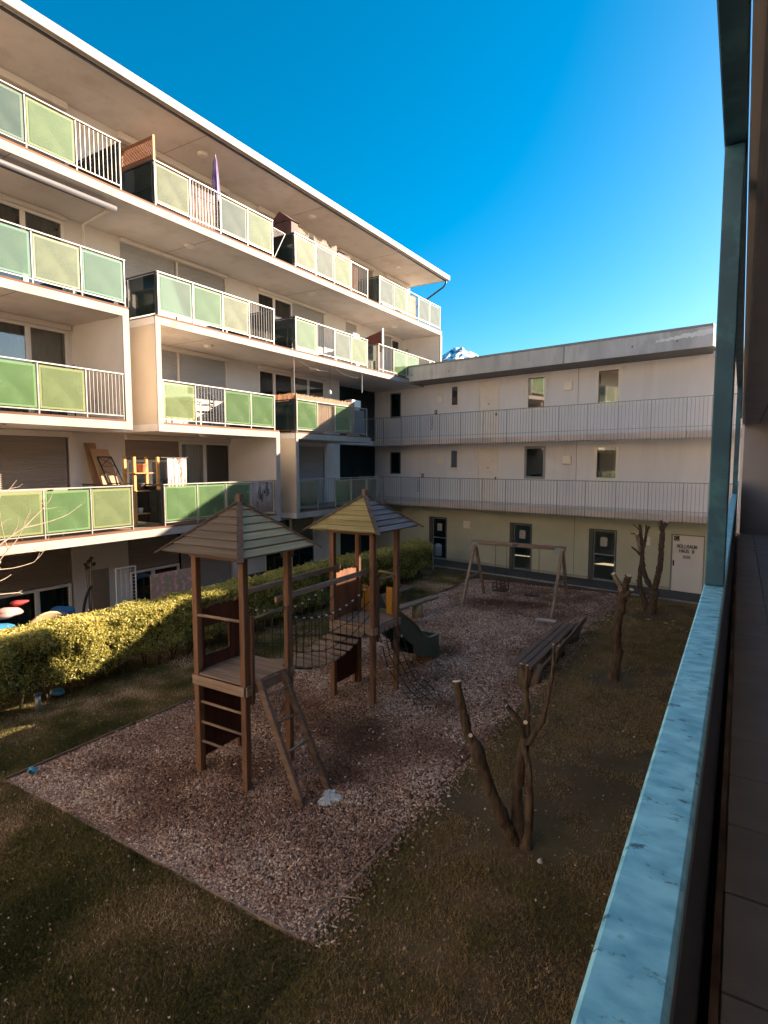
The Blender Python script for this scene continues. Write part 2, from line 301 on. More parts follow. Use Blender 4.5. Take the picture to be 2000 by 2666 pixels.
def in_view(x, y, m=.12):
    c_, s_ = math.cos(R(YAW)), math.sin(R(YAW)); xr = x * c_ + y * s_; h = -x * s_ + y * c_; cp, sp = math.cos(R(PITCH)), math.sin(R(PITCH))
    zz = np.maximum(h * cp + 4.5 * sp, .3); u = -4.5 * cp + h * sp
    return (np.abs(xr / zz) < .659 * (1 + m) + .1) & (u / zz > -.878 * (1 + m)) & (h > .5)
def turf(n):
    # denser towards the camera
    N3 = n * 6
    x = rng.uniform(-13.0, .9, N3); y = .6 + 20.4 * rng.uniform(0, 1, N3) ** 1.75
    ok = ~((x > PX0 - .03) & (x < PX1 + .0) & (y > PY0 - .02)) & (y < 20.6 - .18 * x) & in_view(x, y)
    x, y = x[ok], y[ok]; ok = np.ones(len(x), bool)
    ok &= ~((x < -10.4) & (rng.uniform(0, 1, len(x)) < .6))
    bare = hash_noise(x, y, .9, 21) * .6 + hash_noise(x, y, 3.2, 22) * .4
    near_tree = np.zeros_like(x)
    for tx, ty in ((-2.0, 6.3), (-2.0, 12.3), (-2.07, 18.1)): near_tree = np.maximum(near_tree, np.exp(-((x - tx) ** 2 + (y - ty) ** 2) / .35))
    ok &= rng.uniform(0, 1, len(x)) > np.clip((bare - .55) * 2.2, 0, .7) + near_tree * .7 + np.where(x > PX1, .30 + .25 * (y > 6.5), 0)
    x, y, bare = x[ok][:n], y[ok][:n], bare[ok][:n]; n = len(x); z = gz(x, y)
    h = rng.uniform(.012, .042, n) * (1 + .02 * y); wd = rng.uniform(.003, .0062, n) * (1 + .045 * y)
    a = rng.uniform(0, 2 * np.pi, n); la = rng.uniform(0, 2 * np.pi, n); lm = h * rng.uniform(.2, 1.1, n)
    c = np.stack([x, y, z - .004], 1); d = np.stack([np.cos(a) * wd, np.sin(a) * wd, 0 * a], 1); tip = c + np.stack([np.cos(la) * lm, np.sin(la) * lm, h], 1)
    mossy = hash_noise(x, y, .7, 31) * .5 + hash_noise(x, y, 2.3, 32) * .3
    right = np.clip((x + 3.6) / 1.0, 0, 1)
    tone = np.clip(rng.normal(.36, .20, n) + (bare - .5) * 1.2 + right * .34 + .03 * (x < -3.3) * (y < 4) - (mossy - .35) * 1.1 + np.clip((y - 4) * .02, 0, .12), 0, 1)
    tone = np.where(right > .5, np.clip(tone, .32 + rng.uniform(0, .1, n), .62 + rng.uniform(0, .12, n)), tone)
    return np.stack([c - d, c + d, tip], 1), tone
GRASS = tone_mat('winter_grass', [(0, (.052, .060, .014)), (.3, (.135, .135, .036)), (.52, (.235, .175, .078)), (.8, (.40, .28, .155)), (1, (.78, .60, .44))], trans=.15)
V, tn = turf(640000)
soup('winter_lawn_grass', V, [(0, 1, 2)], GRASS, 'short mossy winter grass covering the lawns around the chip area', 'grass', colr=tn)
def litter(n):
    x = rng.uniform(-10.5, .6, n * 3); y = -.5 + 20.0 * rng.uniform(0, 1, n * 3) ** 1.6
    ok = ~((x > PX0) & (x < PX1) & (y > PY0)); x, y = x[ok][:n], y[ok][:n]; n = len(x)
    s = rng.uniform(.006, .017, n) * (1 + .05 * y); a = rng.uniform(0, 6.28, n); t = rng.normal(0, .5, n)
    c = np.stack([x, y, gz(x, y) + .02], 1); u = np.stack([np.cos(a), np.sin(a), np.sin(t) * .6], 1) * s[:, None]; v = np.stack([-np.sin(a), np.cos(a), np.cos(t) * .4], 1) * (s * rng.uniform(.3, .8, n))[:, None]
    k = np.cross(u, v); k = k / np.linalg.norm(k, axis=1)[:, None] * .003
    return np.stack([c - u + k, c - v, c + u + k, c + v], 1), rng.beta(1.6, 2.2, n)
V, tn = litter(10000)
soup('dead_leaves', V, [(0, 1, 2, 3)], tone_mat('dry_leaf', [(0, (.10, .05, .025)), (.5, (.30, .19, .11)), (1, (.75, .62, .50))]), 'small dry leaves and bark crumbs scattered over the lawn', 'leaf litter', colr=tn)

# walk in front of the far wing, timber edging of the chip area
def fw(x, y, z):                     # far wing frame -> world
    a = math.atan(.18); return (x * math.cos(a) + y * math.sin(a), 22.22 - x * math.sin(a) + y * math.cos(a), z)
p = MB().prism([(-17, -1.42), (1.6, -1.42), (1.6, 0), (-17, 0)], lambda u, v, w_: fw(u, v, w_), -.3, .028)
tag(obj('walkway', p, CONC), kind='structure')
o = None
for i in range(17):
    q = MB().prism([(-16.9 + i * 1.05, -1.50), (-15.87 + i * 1.05, -1.50), (-15.87 + i * 1.05, -1.425), (-16.9 + i * 1.05, -1.425)], lambda u, v, w_: fw(u, v, w_), -.2, .034)
    if i == 0: kerb = root('path_kerb', 'narrow pale kerb stones along the dark walk below the far wing', 'kerb', (-8, 22, 0))
    obj('kerb_stone', q, KERB, kerb, bevel=.006)
def edging(label, pts, th, z0, z1, m, broken=()):
    r = root('timber_edging', label, 'edging', (*pts[0], 0))
    (xa, ya), (xb, yb) = pts; L_ = math.hypot(xb - xa, yb - ya); n = max(1, round(L_ / 2.0))
    for i in range(n):
        if i in broken: continue
        a, b = i / n, (i + 1) / n - .006
        dz = random.uniform(-.012, .012)
        obj('edging_board', MB().beam((xa + (xb - xa) * a, ya + (yb - ya) * a, (z0 + z1) / 2 + dz), (xa + (xb - xa) * b, ya + (yb - ya) * b, (z0 + z1) / 2 - dz), th, z1 - z0), m, r, bevel=.004)
edging('dark low timber edging between hedge-side lawn and wood chips', ((PX0, PY0), (PX0, 20.9)), .035, -.1, .055, BENCHW)
edging('thin pale timber edging between the near lawn and wood chips', ((PX0 - .6, PY0), (PX1 + .05, PY0 + .02)), .016, -.1, .022, GW['x'])
edging('grey timber edging along wood chips on the side of the pruned trees', ((PX1, PY0), (PX1, 20.4)), .035, -.1, .028, GW['y'], broken=(1, 2))

# ------------------------------------------------------------------ LEFT BUILDING
XF, XB = -12.80, -14.95                      # front edge of the slabs, back wall
FZ = [0, 2.82, 5.52, 8.22, 10.92]            # floors
ROOFZ = 13.52
lb = root('apartment_building', 'long five storey apartment building with green glass balconies on the left of the courtyard', 'building', (XF, 14, 0))
def wall_holes(name, m, parent, u0, u1, z0, z1, holes, fn, th=.25):
    us = sorted({u0, u1, *[h[0] for h in holes], *[h[1] for h in holes]}); us = [u for u in us if u0 <= u <= u1]
    mb = MB()
    for a, b in zip(us, us[1:]):
        cuts = sorted([(h[2], h[3]) for h in holes if h[0] <= a + 1e-6 and h[1] >= b - 1e-6]); z = z0
        for c, d in cuts + [(z1, z1)]:
            if c > z + 1e-4: 
                p, q = fn(a, 0, z), fn(b, -th, c); mb.box(p[0], q[0], p[1], q[1], p[2], q[2])
            z = max(z, d)
    return obj(name, mb, m, parent, fix=False)
lf = lambda u, d, z: (XB + d, u, z)
def bx(fn, u0, u1, d0, d1, z0, z1, mb=None):
    p, q = fn(u0, d0, z0), fn(u1, d1, z1); return (mb or MB()).box(p[0], q[0], p[1], q[1], p[2], q[2])
def window(parent, fn, u0, u1, z0, z1, splits=(), fr=.075, panes=None, curtain=None, sill=False, frm=None, pane=None, d=None, name='window', label=None):
    frm = frm or FRAMEW; f = MB(); pane = pane or PANE; d = d if d is not None else (-.06 if fn is lf else -.045)
    bx(fn, u0 + .002, u1 - .002, d, d + .07, z1 - fr, z1 - .002, f); bx(fn, u0 + .002, u1 - .002, d, d + .07, z0 + .002, z0 + fr, f)
    ed = [u0 + .002] + list(splits) + [u1 - .002]
    for i, u in enumerate(ed):
        a, b = (u, u + fr) if i == 0 else ((u - fr, u) if i == len(ed) - 1 else (u - fr * .8, u + fr * .8))
        bx(fn, a, b, d, d + .07, z0 + fr, z1 - fr, f)
    w_ = obj(name, f, frm, parent, bevel=.008, label=label)
    for i in range(len(ed) - 1):
        a = ed[i] + fr * (1 if i == 0 else .8); b = ed[i + 1] - fr * (1 if i == len(ed) - 2 else .8)
        obj('pane', bx(fn, a, b, d + .025, d + .037, z0 + fr, z1 - fr), pane, w_)
        if curtain:
            c = MB(); n = max(6, int((b - a) / .045)); ph = random.random() * 6
            lo = [(a + (b - a) * k / n, -.22 + .028 * math.sin(k * 2.1 + ph) + .012 * math.sin(k * .7)) for k in range(n + 1)]
            c.add([fn(u, dd, z0) for u, dd in lo] + [fn(u, dd, z1) for u, dd in lo] + [fn(u, dd - .004, z0) for u, dd in lo] + [fn(u, dd - .004, z1) for u, dd in lo],
                  [(k, k + 1, n + 2 + k, n + 1 + k) for k in range(n)] + [(2 * n + 2 + k + 1, 2 * n + 2 + k, 3 * n + 3 + k, 3 * n + 4 + k) for k in range(n)])
            obj('curtain', c, curtain, w_, fix=False, smooth=True)
    if sill: obj('sill', bx(fn, u0 - .04, u1 + .04, .002, .06, z0 - .04, z0 - .002), FRAMEW, w_, bevel=.005)
    return w_
def shutter(parent, fn, u0, u1, z0, z1, m=SHUT, d=-.03):
    s = MB(); n = max(2, int((z1 - z0) / .05)); 
    prof = []
    for i in range(n):
        za = z1 - (z1 - z0) * i / n; zb = z1 - (z1 - z0) * (i + 1) / n
        prof += [(za, d - .006), (za - (za - zb) * .3, d + .006), (za - (za - zb) * .75, d + .006), (zb + .001, d - .006)]
    poly = [(dd, zz) for zz, dd in prof] + [(d - .02, z0), (d - .02, z1)]
    s.prism(poly, lambda dd, zz, u: fn(u, dd, zz), u0, u1)
    return obj('roller_shutter', s, m, parent, fix=False)
def box_(parent, u0, u1, z0, z1, d=.10): 
    o = obj('shutter_box', bx(lf, u0, u1, -.02, d, z0, z1), SHBOX, parent, bevel=.02); return o
# -- bodies and slabs
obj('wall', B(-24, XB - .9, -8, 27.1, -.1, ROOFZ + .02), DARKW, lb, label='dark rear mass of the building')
SL = MB()
def slab(z, segs, zt=.20, name='floor_slab'):
    for (a, b) in segs:
        obj(name, B(XF - .03, XB - .9, a, b, z - zt, z - .02), SOFFIT, lb, fix=False)
        obj('slab_edge', B(XF, XF - .028, a, b, z - zt - .012, z - .022), FASCIA, lb, bevel=.006)
        y = a
        # timber deck on top, front edge dark
        obj('deck_edge', B(XF - .012, XF - .10, a + .01, b - .01, z - .018, z + .028), DECKTIM, lb)
        obj('balcony_deck', B(XF - .105, XB, a + .01, b - .01, z - .018, z + .02), mat('grey_decking', (.22, .17, .13), (.16, .12, .09), 7, (3, .3, 1), rand=0), lb)
slab(FZ[4], [(-8, 26.42)]); slab(FZ[3], [(-8, 9.13), (9.87, 26.42)]); slab(FZ[2], [(-8, 9.13), (9.87, 14.50), (15.30, 19.95)]); slab(FZ[1], [(-8, 14.50), (15.30, 20.6)])
# slots between the balcony boxes: slab continues at the back
for z, a, b in ((FZ[3], 9.13, 9.87), (FZ[2], 9.13, 9.87), (FZ[2], 14.5, 15.3), (FZ[1], 14.5, 15.3)):
    obj('floor_slab', B(-14.15, XB - .9, a, b, z - .2, z - .03), SOFFIT, lb, fix=False)
# roof
obj('roof', B(-12.84, -24, -8, 27.06, ROOFZ, ROOFZ + .16), SOFFIT, lb, fix=False)
obj('roof_edge', B(-12.72, -12.838, -8, 27.12, ROOFZ - .02, ROOFZ + .205), mat('cream_roof_edge', (.38, .35, .32), (.34, .31, .285), 2, rough=.6, rand=0), lb, bevel=.012)
obj('drip_strip', B(-12.90, -12.97, -8, 27.0, ROOFZ - .03, ROOFZ - .002), STEELD, lb)
obj('roof_edge', B(-12.84, -24, 27.062, 27.12, ROOFZ - .01, ROOFZ + .235), mat('cream_roof_edge', (.8, .75, .68)), lb)
obj('roof_cover', B(-12.86, -24, -8, 27.05, ROOFZ + .163, ROOFZ + .19), FLASH, lb)
obj('downpipe', MB().tube([(-12.86, 26.96, 13.48), (-12.9, 26.98, 13.33), (-13.02, 26.98, 13.2), (-14.5, 26.98, 12.45), (-14.85, 26.98, 12.2), (-14.9, 26.98, 11.0)], .045, 8), STEELD, lb, smooth=True)
# -- back walls with openings: (u0,u1,z0,z1)
WIN = {1: [(4.4, 8.77), (10.39, 14.40), (17.2, 19.70)], 2: [(6.2, 8.86), (10.45, 14.36), (15.83, 19.75)], 3: [(6.2, 8.88), (10.45, 14.32), (15.83, 19.72), (21.29, 22.15), (24.5, 26.0)],
       4: [(5.2, 9.0), (10.5, 14.45), (15.95, 19.8), (20.8, 23.5), (24.55, 26.75)], 0: [(4.4, 8.72), (10.37, 14.42), (16.0, 19.0)]}
TOP = {0: 2.38, 1: 5.16, 2: 7.88, 3: 10.60, 4: 13.32}
yend = {0: 20.8, 1: 20.8, 2: 20.8, 3: 26.9, 4: 26.95}
for k in range(5):
    zc = (FZ[k + 1] - .2) if k < 4 else ROOFZ
    hs_ = [(a, b, FZ[k] + .05, TOP[k]) for a, b in WIN[k]]
    wall_holes('rear_wall', PLASTER, lb, -8, yend[k], FZ[k] - (.0 if k else .1), zc, hs_, lf)
    for a, b in WIN[k]:
        if k < 4 or 1: box_(lb, a - .02, b + .05, TOP[k] + .003, min(zc - .005, TOP[k] + (.20 if k < 4 else .19)), .11 if k != 4 else .14)
for k in (1, 2): obj('wall', B(XB - .002, XB - .9, yend[k] - .2, yend[k] - .002, FZ[k], FZ[k + 1] - .21), PLASTER, lb)
for k, (a, b) in ((3, (26.9, 27.05)),): obj('end_wall', B(XB, -24, a + .01, b, 8.0, ROOFZ - .01), PLASTER, lb)
obj('end_wall', B(XF - .05, XB - .2, 26.28, 26.43, FZ[3] - .2, FZ[4] - .215), PLASTER, lb)
obj('slab_edge', B(XF, XF - .048, 26.27, 26.44, FZ[3] - .2, FZ[4] - .215), FASCIA, lb)
# box walls beside the slots
for (ya, yb, k) in ((8.95, 9.13, 2), (14.32, 14.50, 1)):
    obj('balcony_side_wall', B(XF - .03, XB, ya + .012, yb - .002, FZ[k] - .019, FZ[k + 1] - .203), PLASTER, lb)
    obj('slab_edge', B(XF, XF - .028, ya, yb, FZ[k] - .02, FZ[k + 1] - .214), FASCIA, lb, bevel=.005)
for (ya, yb, k) in ((9.87, 10.03, 2), (15.30, 15.44, 1)):
    obj('balcony_side_wall', B(XF - .03, XB, ya + .002, yb - .012, FZ[k] - .019, FZ[k + 1] - .203), TANPL, lb)
    obj('slab_edge', B(XF, XF - .028, ya, yb, FZ[k] - .02, FZ[k + 1] - .214), FASCIA, lb, bevel=.005)
# passage at the far end, storeys 1-2
obj('passage_wall', B(-16.6, -16.7, 20.8, 26, -.1, 8.0), PLASTER, lb)
for z_ in (2.6, 5.32): obj('floor_slab', B(-16.6, XB - .001, 20.81, 24.5, z_, z_ + .2), SOFFIT, lb)
for z_, y_ in ((2.85, 21.6), (5.56, 21.5)): obj('passage_door', B(-16.595, -16.55, y_, y_ + .95, z_, z_ + 2.1), mat('grey_passage_door', (.12, .13, .14)), lb)
# -- windows
def sides(u, z0, z1): obj('window_reveal', bx(lf, u - .03, u + .03, -.1, .01, z0, z1), FRAMEW, lb)
W_ = window
k3 = FZ[3] + .05; W_(lb, lf, 6.2, 8.88, k3, TOP[3], (7.88,), curtain=CURT)
shutter(lb, lf, 10.47, 12.30, k3, TOP[3]); shutter(lb, lf, 12.45, 14.28, k3, TOP[3]); sides(12.375, k3, TOP[3])
W_(lb, lf, 15.83, 17.75, k3, TOP[3], (16.72,), curtain=CURTB); shutter(lb, lf, 17.8, 19.68, k3, TOP[3])
shutter(lb, lf, 21.31, 22.13, k3, TOP[3]); shutter(lb, lf, 24.52, 25.2, k3, TOP[3]); W_(lb, lf, 25.2, 26.0, k3, TOP[3], (), curtain=CURT)
k2 = FZ[2] + .05; W_(lb, lf, 6.2, 8.86, k2, TOP[2], (7.87,), curtain=CURT)
shutter(lb, lf, 10.47, 12.26, k2, TOP[2]); shutter(lb, lf, 12.40, 14.25, k2, TOP[2]); sides(12.33, k2, TOP[2]); sides(14.31, k2, TOP[2])
W_(lb, lf, 15.83, 17.74, k2, TOP[2], (16.68,), curtain=CURTB); W_(lb, lf, 17.75, 19.75, k2, TOP[2], (18.68,), pane=PANEX)
k1 = FZ[1] + .05; shutter(lb, lf, 4.42, 8.70, k1, TOP[1], SHUTB)
shutter(lb, lf, 10.41, 12.24, 4.62, TOP[1], SHUTB); W_(lb, lf, 10.41, 12.24, k1, 4.60, (11.2,), curtain=CURT)
W_(lb, lf, 12.28, 14.40, k1, TOP[1], (13.28,), curtain=CURT); shutter(lb, lf, 17.25, 19.62, k1, TOP[1])
k0 = .05; shutter(lb, lf, 4.42, 8.66, 1.36, TOP[0], SHUTB); W_(lb, lf, 4.42, 8.66, k0, 1.34, (6.2, 7.78), curtain=CURT)
shutter(lb, lf, 10.39, 12.15, 1.38, TOP[0], SHUTB); W_(lb, lf, 10.39, 12.15, k0, 1.36, (11.18,)); shutter(lb, lf, 12.25, 14.3, k0, TOP[0], SHUTB)
W_(lb, lf, 16.0, 19.0, k0, TOP[0], (17.5,), curtain=CURT)
for a, b in WIN[4]: shutter(lb, lf, a + .02, b - .02, FZ[4] + .05, TOP[4], SHUTB)
# -- ceiling lamps
lm = MB(); lm.tube([(0, 0, 0), (0, 0, -.03), (0, 0, -.075)], [.15, .15, .11], 16)
l0 = None
for x, y, z in ((-13.85, 12.5, ROOFZ), (-13.85, 17.6, ROOFZ), (-13.85, 23.95, ROOFZ), (-13.75, 11.85, FZ[4] - .2), (-13.75, 17.4, FZ[4] - .2), (-13.8, 23.5, FZ[4] - .2), (-13.8, 12.5, FZ[3] - .2), (-13.85, 17.6, FZ[3] - .2), (-13.3, 6.3, FZ[2] - .2), (-13.3, 11.8, FZ[2] - .2)):
    if l0 is None: l0 = obj('ceiling_lamp', lm, LAMP, lb, smooth=False); place(l0, lb, (x, y, z - .038))
    else: again(l0, (x, y, z - .038))
for y in (6.6, 11.9, 17.2, 22.5):
    for z in (FZ[3] - .2, FZ[4] - .2, ROOFZ):
        if y < 20 or z > FZ[4] - .3: obj('soffit_joint', B(XF - .06, XB + .01, y, y + .012, z - .003, z - .0005), mat('dark_soffit_joint', (.16, .12, .10), rand=0), lb)  # thin dark strips marking the formwork joints
# downpipe and little fittings on storey 3
obj('downpipe', MB().tube([(-14.86, 9.35, 8.3), (-14.86, 9.35, 10.66), (-14.4, 9.30, 10.68), (-13.6, 9.2, 10.68)], .035, 8), FRAMEW, lb)
obj('meter_box', B(-14.82, XB + .01, 9.42, 9.62, 9.0, 9.85), FRAMEW, lb, bevel=.01)
aw = obj('awning', MB().tube([(-12.98, 2, 10.52), (-12.98, 9.0, 10.52)], .07, 10), mat('grey_awning_cassette', (.085, .085, .10), rough=.6), lb, smooth=True)
obj('awning_cloth_roll', B(-13.06, -13.2, 2, 8.85, 10.53, 10.65), mat('grey_awning_cloth', (.06, .05, .05)), aw)

# -- railings
RX = XF - .045
def railing(k, posts, kinds, h=1.13, glass_ids=()):
    """Front railing of one balcony: posts at given y; kinds: 'b' bars or a green number."""
    z = FZ[k]; r = obj('balcony_railing', B(RX - .028, RX + .028, posts[0] - .03, posts[-1] + .03, z + h - .032, z + h), STEELW, lb, bevel=.005)
    p0 = None; pm = B(RX - .02, RX + .02, posts[0] - .011, posts[0] + .011, z + .02, z + h - .046)
    p0 = obj('post', pm, STEELW, r)
    for y in posts[1:]: again(p0, (RX, y, FR[p0.name].z))
    bar0 = None
    for (a, b), kd in zip(zip(posts, posts[1:]), kinds):
        obj('bottom_rail', B(RX - .014, RX + .014, a + .012, b - .012, z + .105, z + .128), STEELW, r)
        if kd == 'b':
            n = 10
            for i in range(1, n):
                y = a + (b - a) * i / n
                if bar0 is None: bar0 = obj('baluster', MB().tube([(RX, y, z + .131), (RX, y, z + h - .046)], .0075, 6, cap=False), STEELW, r)
                else: again(bar0, (RX, y, FR[bar0.name].z))
        else:
            gp = obj('glass_panel', B(RX - .010, RX + .002, a + .035, b - .035, z + .15, z + h - .065), EDGE[kd], r)
            obj('printed_film', B(RX + .0035, RX + .007, a + .085, b - .085, z + .20, z + h - .115), GREENS[kd], gp)
    return r
def side_rail(k, y, h=1.13, depth=1.16, back=True, glassm=None):
    z = FZ[k]; x1 = RX - depth
    r = obj('side_railing', B(RX - .03, XB + .01, y - .025, y + .025, z + h - .045, z + h - .002), STEELD, lb, bevel=.005)
    obj('post', B(RX - .035, RX - .075, y - .02, y + .02, z + .02, z + h - .047), STEELD, r); obj('post', B(x1, x1 - .04, y - .02, y + .02, z + .02, z + h - .047), STEELD, r)
    obj('glass_panel', B(RX - .085, x1 + .01, y - .006, y + .006, z + .10, z + h - .06), glassm or SGLASS, r)
    obj('glass_panel', B(x1 - .05, XB + .03, y - .006, y + .006, z + .10, z + h - .06), glassm or SGLASS, r)
A_ = lambda n: [9.06 - 1.075 * i for i in range(n)][::-1]
railing(4, A_(6), (0, 3, 4, 1, 'b')); railing(4, [10.02, 11.12, 12.18, 13.24, 14.32], (3, 'b', 4, 1)); railing(4, [15.42, 16.52, 17.58, 18.65, 19.78], (3, 4, 1, 'b')); railing(4, [20.68, 21.85, 22.94, 24.04, 25.15, 26.27], (4, 1, 'b', 4, 4))
railing(3, A_(6), (2, 0, 0, 3, 0)); railing(3, [10.01, 11.12, 12.18, 13.24, 14.32], (0, 2, 3, 'b')); railing(3, [15.40, 16.52, 17.58, 18.65, 19.76], (2, 'b', 4, 1)); railing(3, [20.62, 21.82, 22.95, 24.04, 25.15, 26.2], ('b', 2, 2, 'b', 3))
railing(2, A_(6)[:-1] + [8.92], (1, 2, 2, 1, 'b')); railing(2, [10.07, 11.12, 12.18, 13.24, 14.28], (1, 'b', 2, 2)); railing(2, [15.40, 16.52, 17.56, 18.63, 19.72], (2, 'b', 2, 'b'))
railing(1, A_(6), (1, 2, 1, 2, 1)); railing(1, [10.01, 11.10, 12.15, 13.18, 14.27], (2, 2, 2, 'b')); railing(1, [15.47, 16.52, 17.56, 18.60, 19.70, 20.5], (4, 'b', 2, 4, 4))
DG = glass('dark_green_side_glass', (.18, .24, .22), (.030, .050, .048), .12, .03)
for k, y, g_ in ((4, 10.0, DG), (4, 15.40, DG), (4, 20.66, SGLASS), (3, 9.99, SGLASS), (3, 15.38, SGLASS), (3, 20.60, SGLASS), (2, 15.38, DG), (1, 9.99, SGLASS), (4, 9.09, SGLASS), (3, 9.09, SGLASS), (4, 14.36, SGLASS), (3, 14.36, SGLASS), (2, 14.36, SGLASS), (1, 9.09, SGLASS)):
    side_rail(k, y, glassm=g_)

# ------------------------------------------------------------------ FAR WING (own frame, wall at y=0)
AL = math.atan(.18)
fb = root('apartment_wing', 'grey three storey wing with two railed access galleries closing the far end of the courtyard', 'building', (0, 22.22, 0), rz=-AL)
ff = lambda u, d, z: (u, -d, z)
q_ = 1.0161
FW = {0: [(-12.42, -11.43, .03, 2.0), (-8.23, -7.22, .03, 2.0), (-4.87, -3.83, .03, 2.0), (-1.98, -.93, .03, 2.03)],
      1: [(-14.83, -14.15, 3.95, 5.04), (-11.32, -10.82, 4.2, 5.14), (-9.85, -8.84, 2.78, 5.18), (-7.63, -6.71, 3.85, 5.18), (-4.78, -3.84, 3.83, 5.19)],
      2: [(-14.83, -14.15, 6.66, 7.88), (-11.32, -10.82, 6.99, 7.98), (-9.84, -8.86, 5.5, 8.03), (-7.62, -6.72, 6.64, 8.02), (-4.8, -3.84, 6.62, 8.03)]}
FW = {k: [(a * q_, b * q_, c, d) for a, b, c, d in v] for k, v in FW.items()}
wall_holes('ground_storey_wall', GREENPL, fb, -17, 1.9, .14, 2.62, [(a, b, c, d) for a, b, c, d in FW[0]], ff, .3)
wall_holes('plinth', mat('pale_plinth', (.42, .41, .33), (.36, .35, .28), 3, rough=.9, rand=0), fb, -17, 1.9, -.1, .138, [(a, b, -.2, 2) for a, b, c, d in FW[0]], lambda u, d, z: (u, -d - .018, z), .3)
obj('upper_wall', B(-.66, 1.9, 0, .3, 2.622, 7.74), FARPL, fb)
obj('low_sun_gap_roof', B(-.66, 1.9, -1.33, 6.7, 7.75, 7.95), PARAPET, fb)  # unseen corner roof, set low to let sun reach the hedge
wall_holes('upper_wall', FARPL, fb, -17, -.662, 2.622, 8.1, FW[1] + FW[2], ff, .3)
obj('end_wall', B(1.9, 2.0, .01, 6.6, -.1, 7.74), FARPL, fb)
wall_holes('outer_wall', FARPL, fb, -17, 1.9, -.1, 7.74, [(-8.75, -7.5, 1.28, 1.52), (-4.75, -3.65, 1.05, 1.45)], lambda u, d, z: (u, 6.3 - d, z), .3)  # unseen slots added to throw sun patches onto the hall floor
obj('ground_floor_slab', B(-17, 1.9, .02, 6.29, -.1, .02), mat('pale_hall_floor', (.5, .45, .38), rand=0), fb)
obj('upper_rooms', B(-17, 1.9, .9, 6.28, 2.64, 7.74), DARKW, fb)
obj('roof_slab', B(-17, -.67, -1.33, 6.7, 8.12, 8.40), mat('grey_roof_slab', (.2, .19, .18), rand=0), fb, fix=False)
for a, b in ((-17, -5.52), (-5.49, -.67)):
    obj('parapet', B(a, b, -1.40, -1.335, 8.10, 8.72), PARAPET, fb, bevel=.006)
obj('parapet_flashing', B(-13.4, -.67, -1.425, -1.15, 8.722, 8.79), FLASH, fb, bevel=.004)
obj('parapet', B(-17, -.67, -1.333, -1.2, 8.402, 8.72), PARAPET, fb)
pm_ = MB()
out = []
for i in range(26):
    t_ = i / 25; out.append((-2.35 + t_ * 1.67, 8.42 + t_ * .05 + random.uniform(-.035, .035)))
for i in range(26):
    t_ = 1 - i / 25; out.append((-2.35 + t_ * 1.67, 8.50 + t_ * .14 + random.uniform(-.035, .03)))
pm_.prism(out, lambda u, v, w_: (u, w_, v), -1.403, -1.401); obj('pale_paint_patch', pm_, mat('pale_repair_paint', (.74, .72, .70)), fb, label='pale irregular repair patch on the parapet')
for x in (-12.6, -10.6, -8.2, -6.9, -3.1, -1.7): obj('form_tie_hole', MB().tube([(x, -1.4015, 8.3 + random.uniform(0, .12)), (x, -1.404, 8.3 + .06)], .02, 8), DARKW, fb)
for zf, zb in ((2.80, 2.60), (5.52, 5.33)):
    obj('gallery_deck', B(-15.9, 1.9, -1.34, -.002, zb, zf), SOFFIT, fb, fix=False)
    # ribbed edge strip below the railing
    s = MB(); n = 160
    for i in range(n):
        u = -15.9 + 17.7 * i / n; s.box(u, u + .06, -1.366, -1.342, zb - .01, zf)
    s.box(-15.9, 1.9, -1.349, -1.342, zb - .01, zf); tag(obj('ribbed_edge_strip', s, mat('pinkish_ribbed_edge', (.85, .70, .62), (.60, .50, .45), .6, rough=.7, rand=0), fb, fix=False), kind='stuff')
# expansion joint
obj('wall_joint', B(-5.545, -5.53, -.004, -.001, .14, 8.1), STEELD, fb)
# windows, doors
for k in (1, 2):
    w = FW[k]
    W_(fb, ff, *w[0][:2], w[0][2], w[0][3], fr=.05, frm=mat('grey_window_frame', (.30, .29, .28)), pane=PANEX)
    W_(fb, ff, *w[1][:2], w[1][2], w[1][3], fr=.095, pane=PANEX, sill=True)
    dr = obj('flat_door', bx(ff, w[2][0] + .05, w[2][1] - .05, -.08, -.03, w[2][2] + .02, w[2][3] - .05), mat('cream_door_leaf', (.86, .79, .72), rough=.5, rand=.02), fb, bevel=.004)
    fm = MB(); a, b, c, d = w[2]
    bx(ff, a + .002, a + .048, -.09, .012, c, d - .002, fm); bx(ff, b - .048, b - .002, -.09, .012, c, d - .002, fm); bx(ff, a + .05, b - .05, -.09, .012, d - .048, d - .002, fm)
    obj('door_frame', fm, mat('cream_door_leaf', (.6, .5, .5)), dr); obj('door_handle', bx(ff, b - .14, b - .10, -.029, .03, c + 1.0, c + 1.12), STEELD, dr)
    obj('peephole_plate', bx(ff, (a + b) / 2 - .03, (a + b) / 2 + .03, -.0295, -.02, c + 1.5, c + 1.54), STEELD, dr)
    W_(fb, ff, *w[3][:2], w[3][2], w[3][3], fr=.10, pane=PANEX, sill=(k == 2), frm=None if k == 2 else mat('grey_window_frame', (.3, .29, .28)), curtain=CURTB if k == 2 else None)
    W_(fb, ff, *w[4][:2], w[4][2], w[4][3], fr=.12, pane=PANEX if k == 2 else PANE, sill=True, curtain=CURTB)
lamp0 = None
for u, z in ((-12.03, 7.39), (-5.92, 7.46), (-12.03, 4.6), (-5.89, 4.61), (-10.5, 1.75), (-2.85, 1.70)):
    b = bx(ff, u - .165, u + .165, .002, .09, z - .165, z + .165)
    if lamp0 is None: lamp0 = obj('wall_lamp', b, LAMP, fb, bevel=.02)
    else: again(lamp0, (u, FR[lamp0.name].y, z))
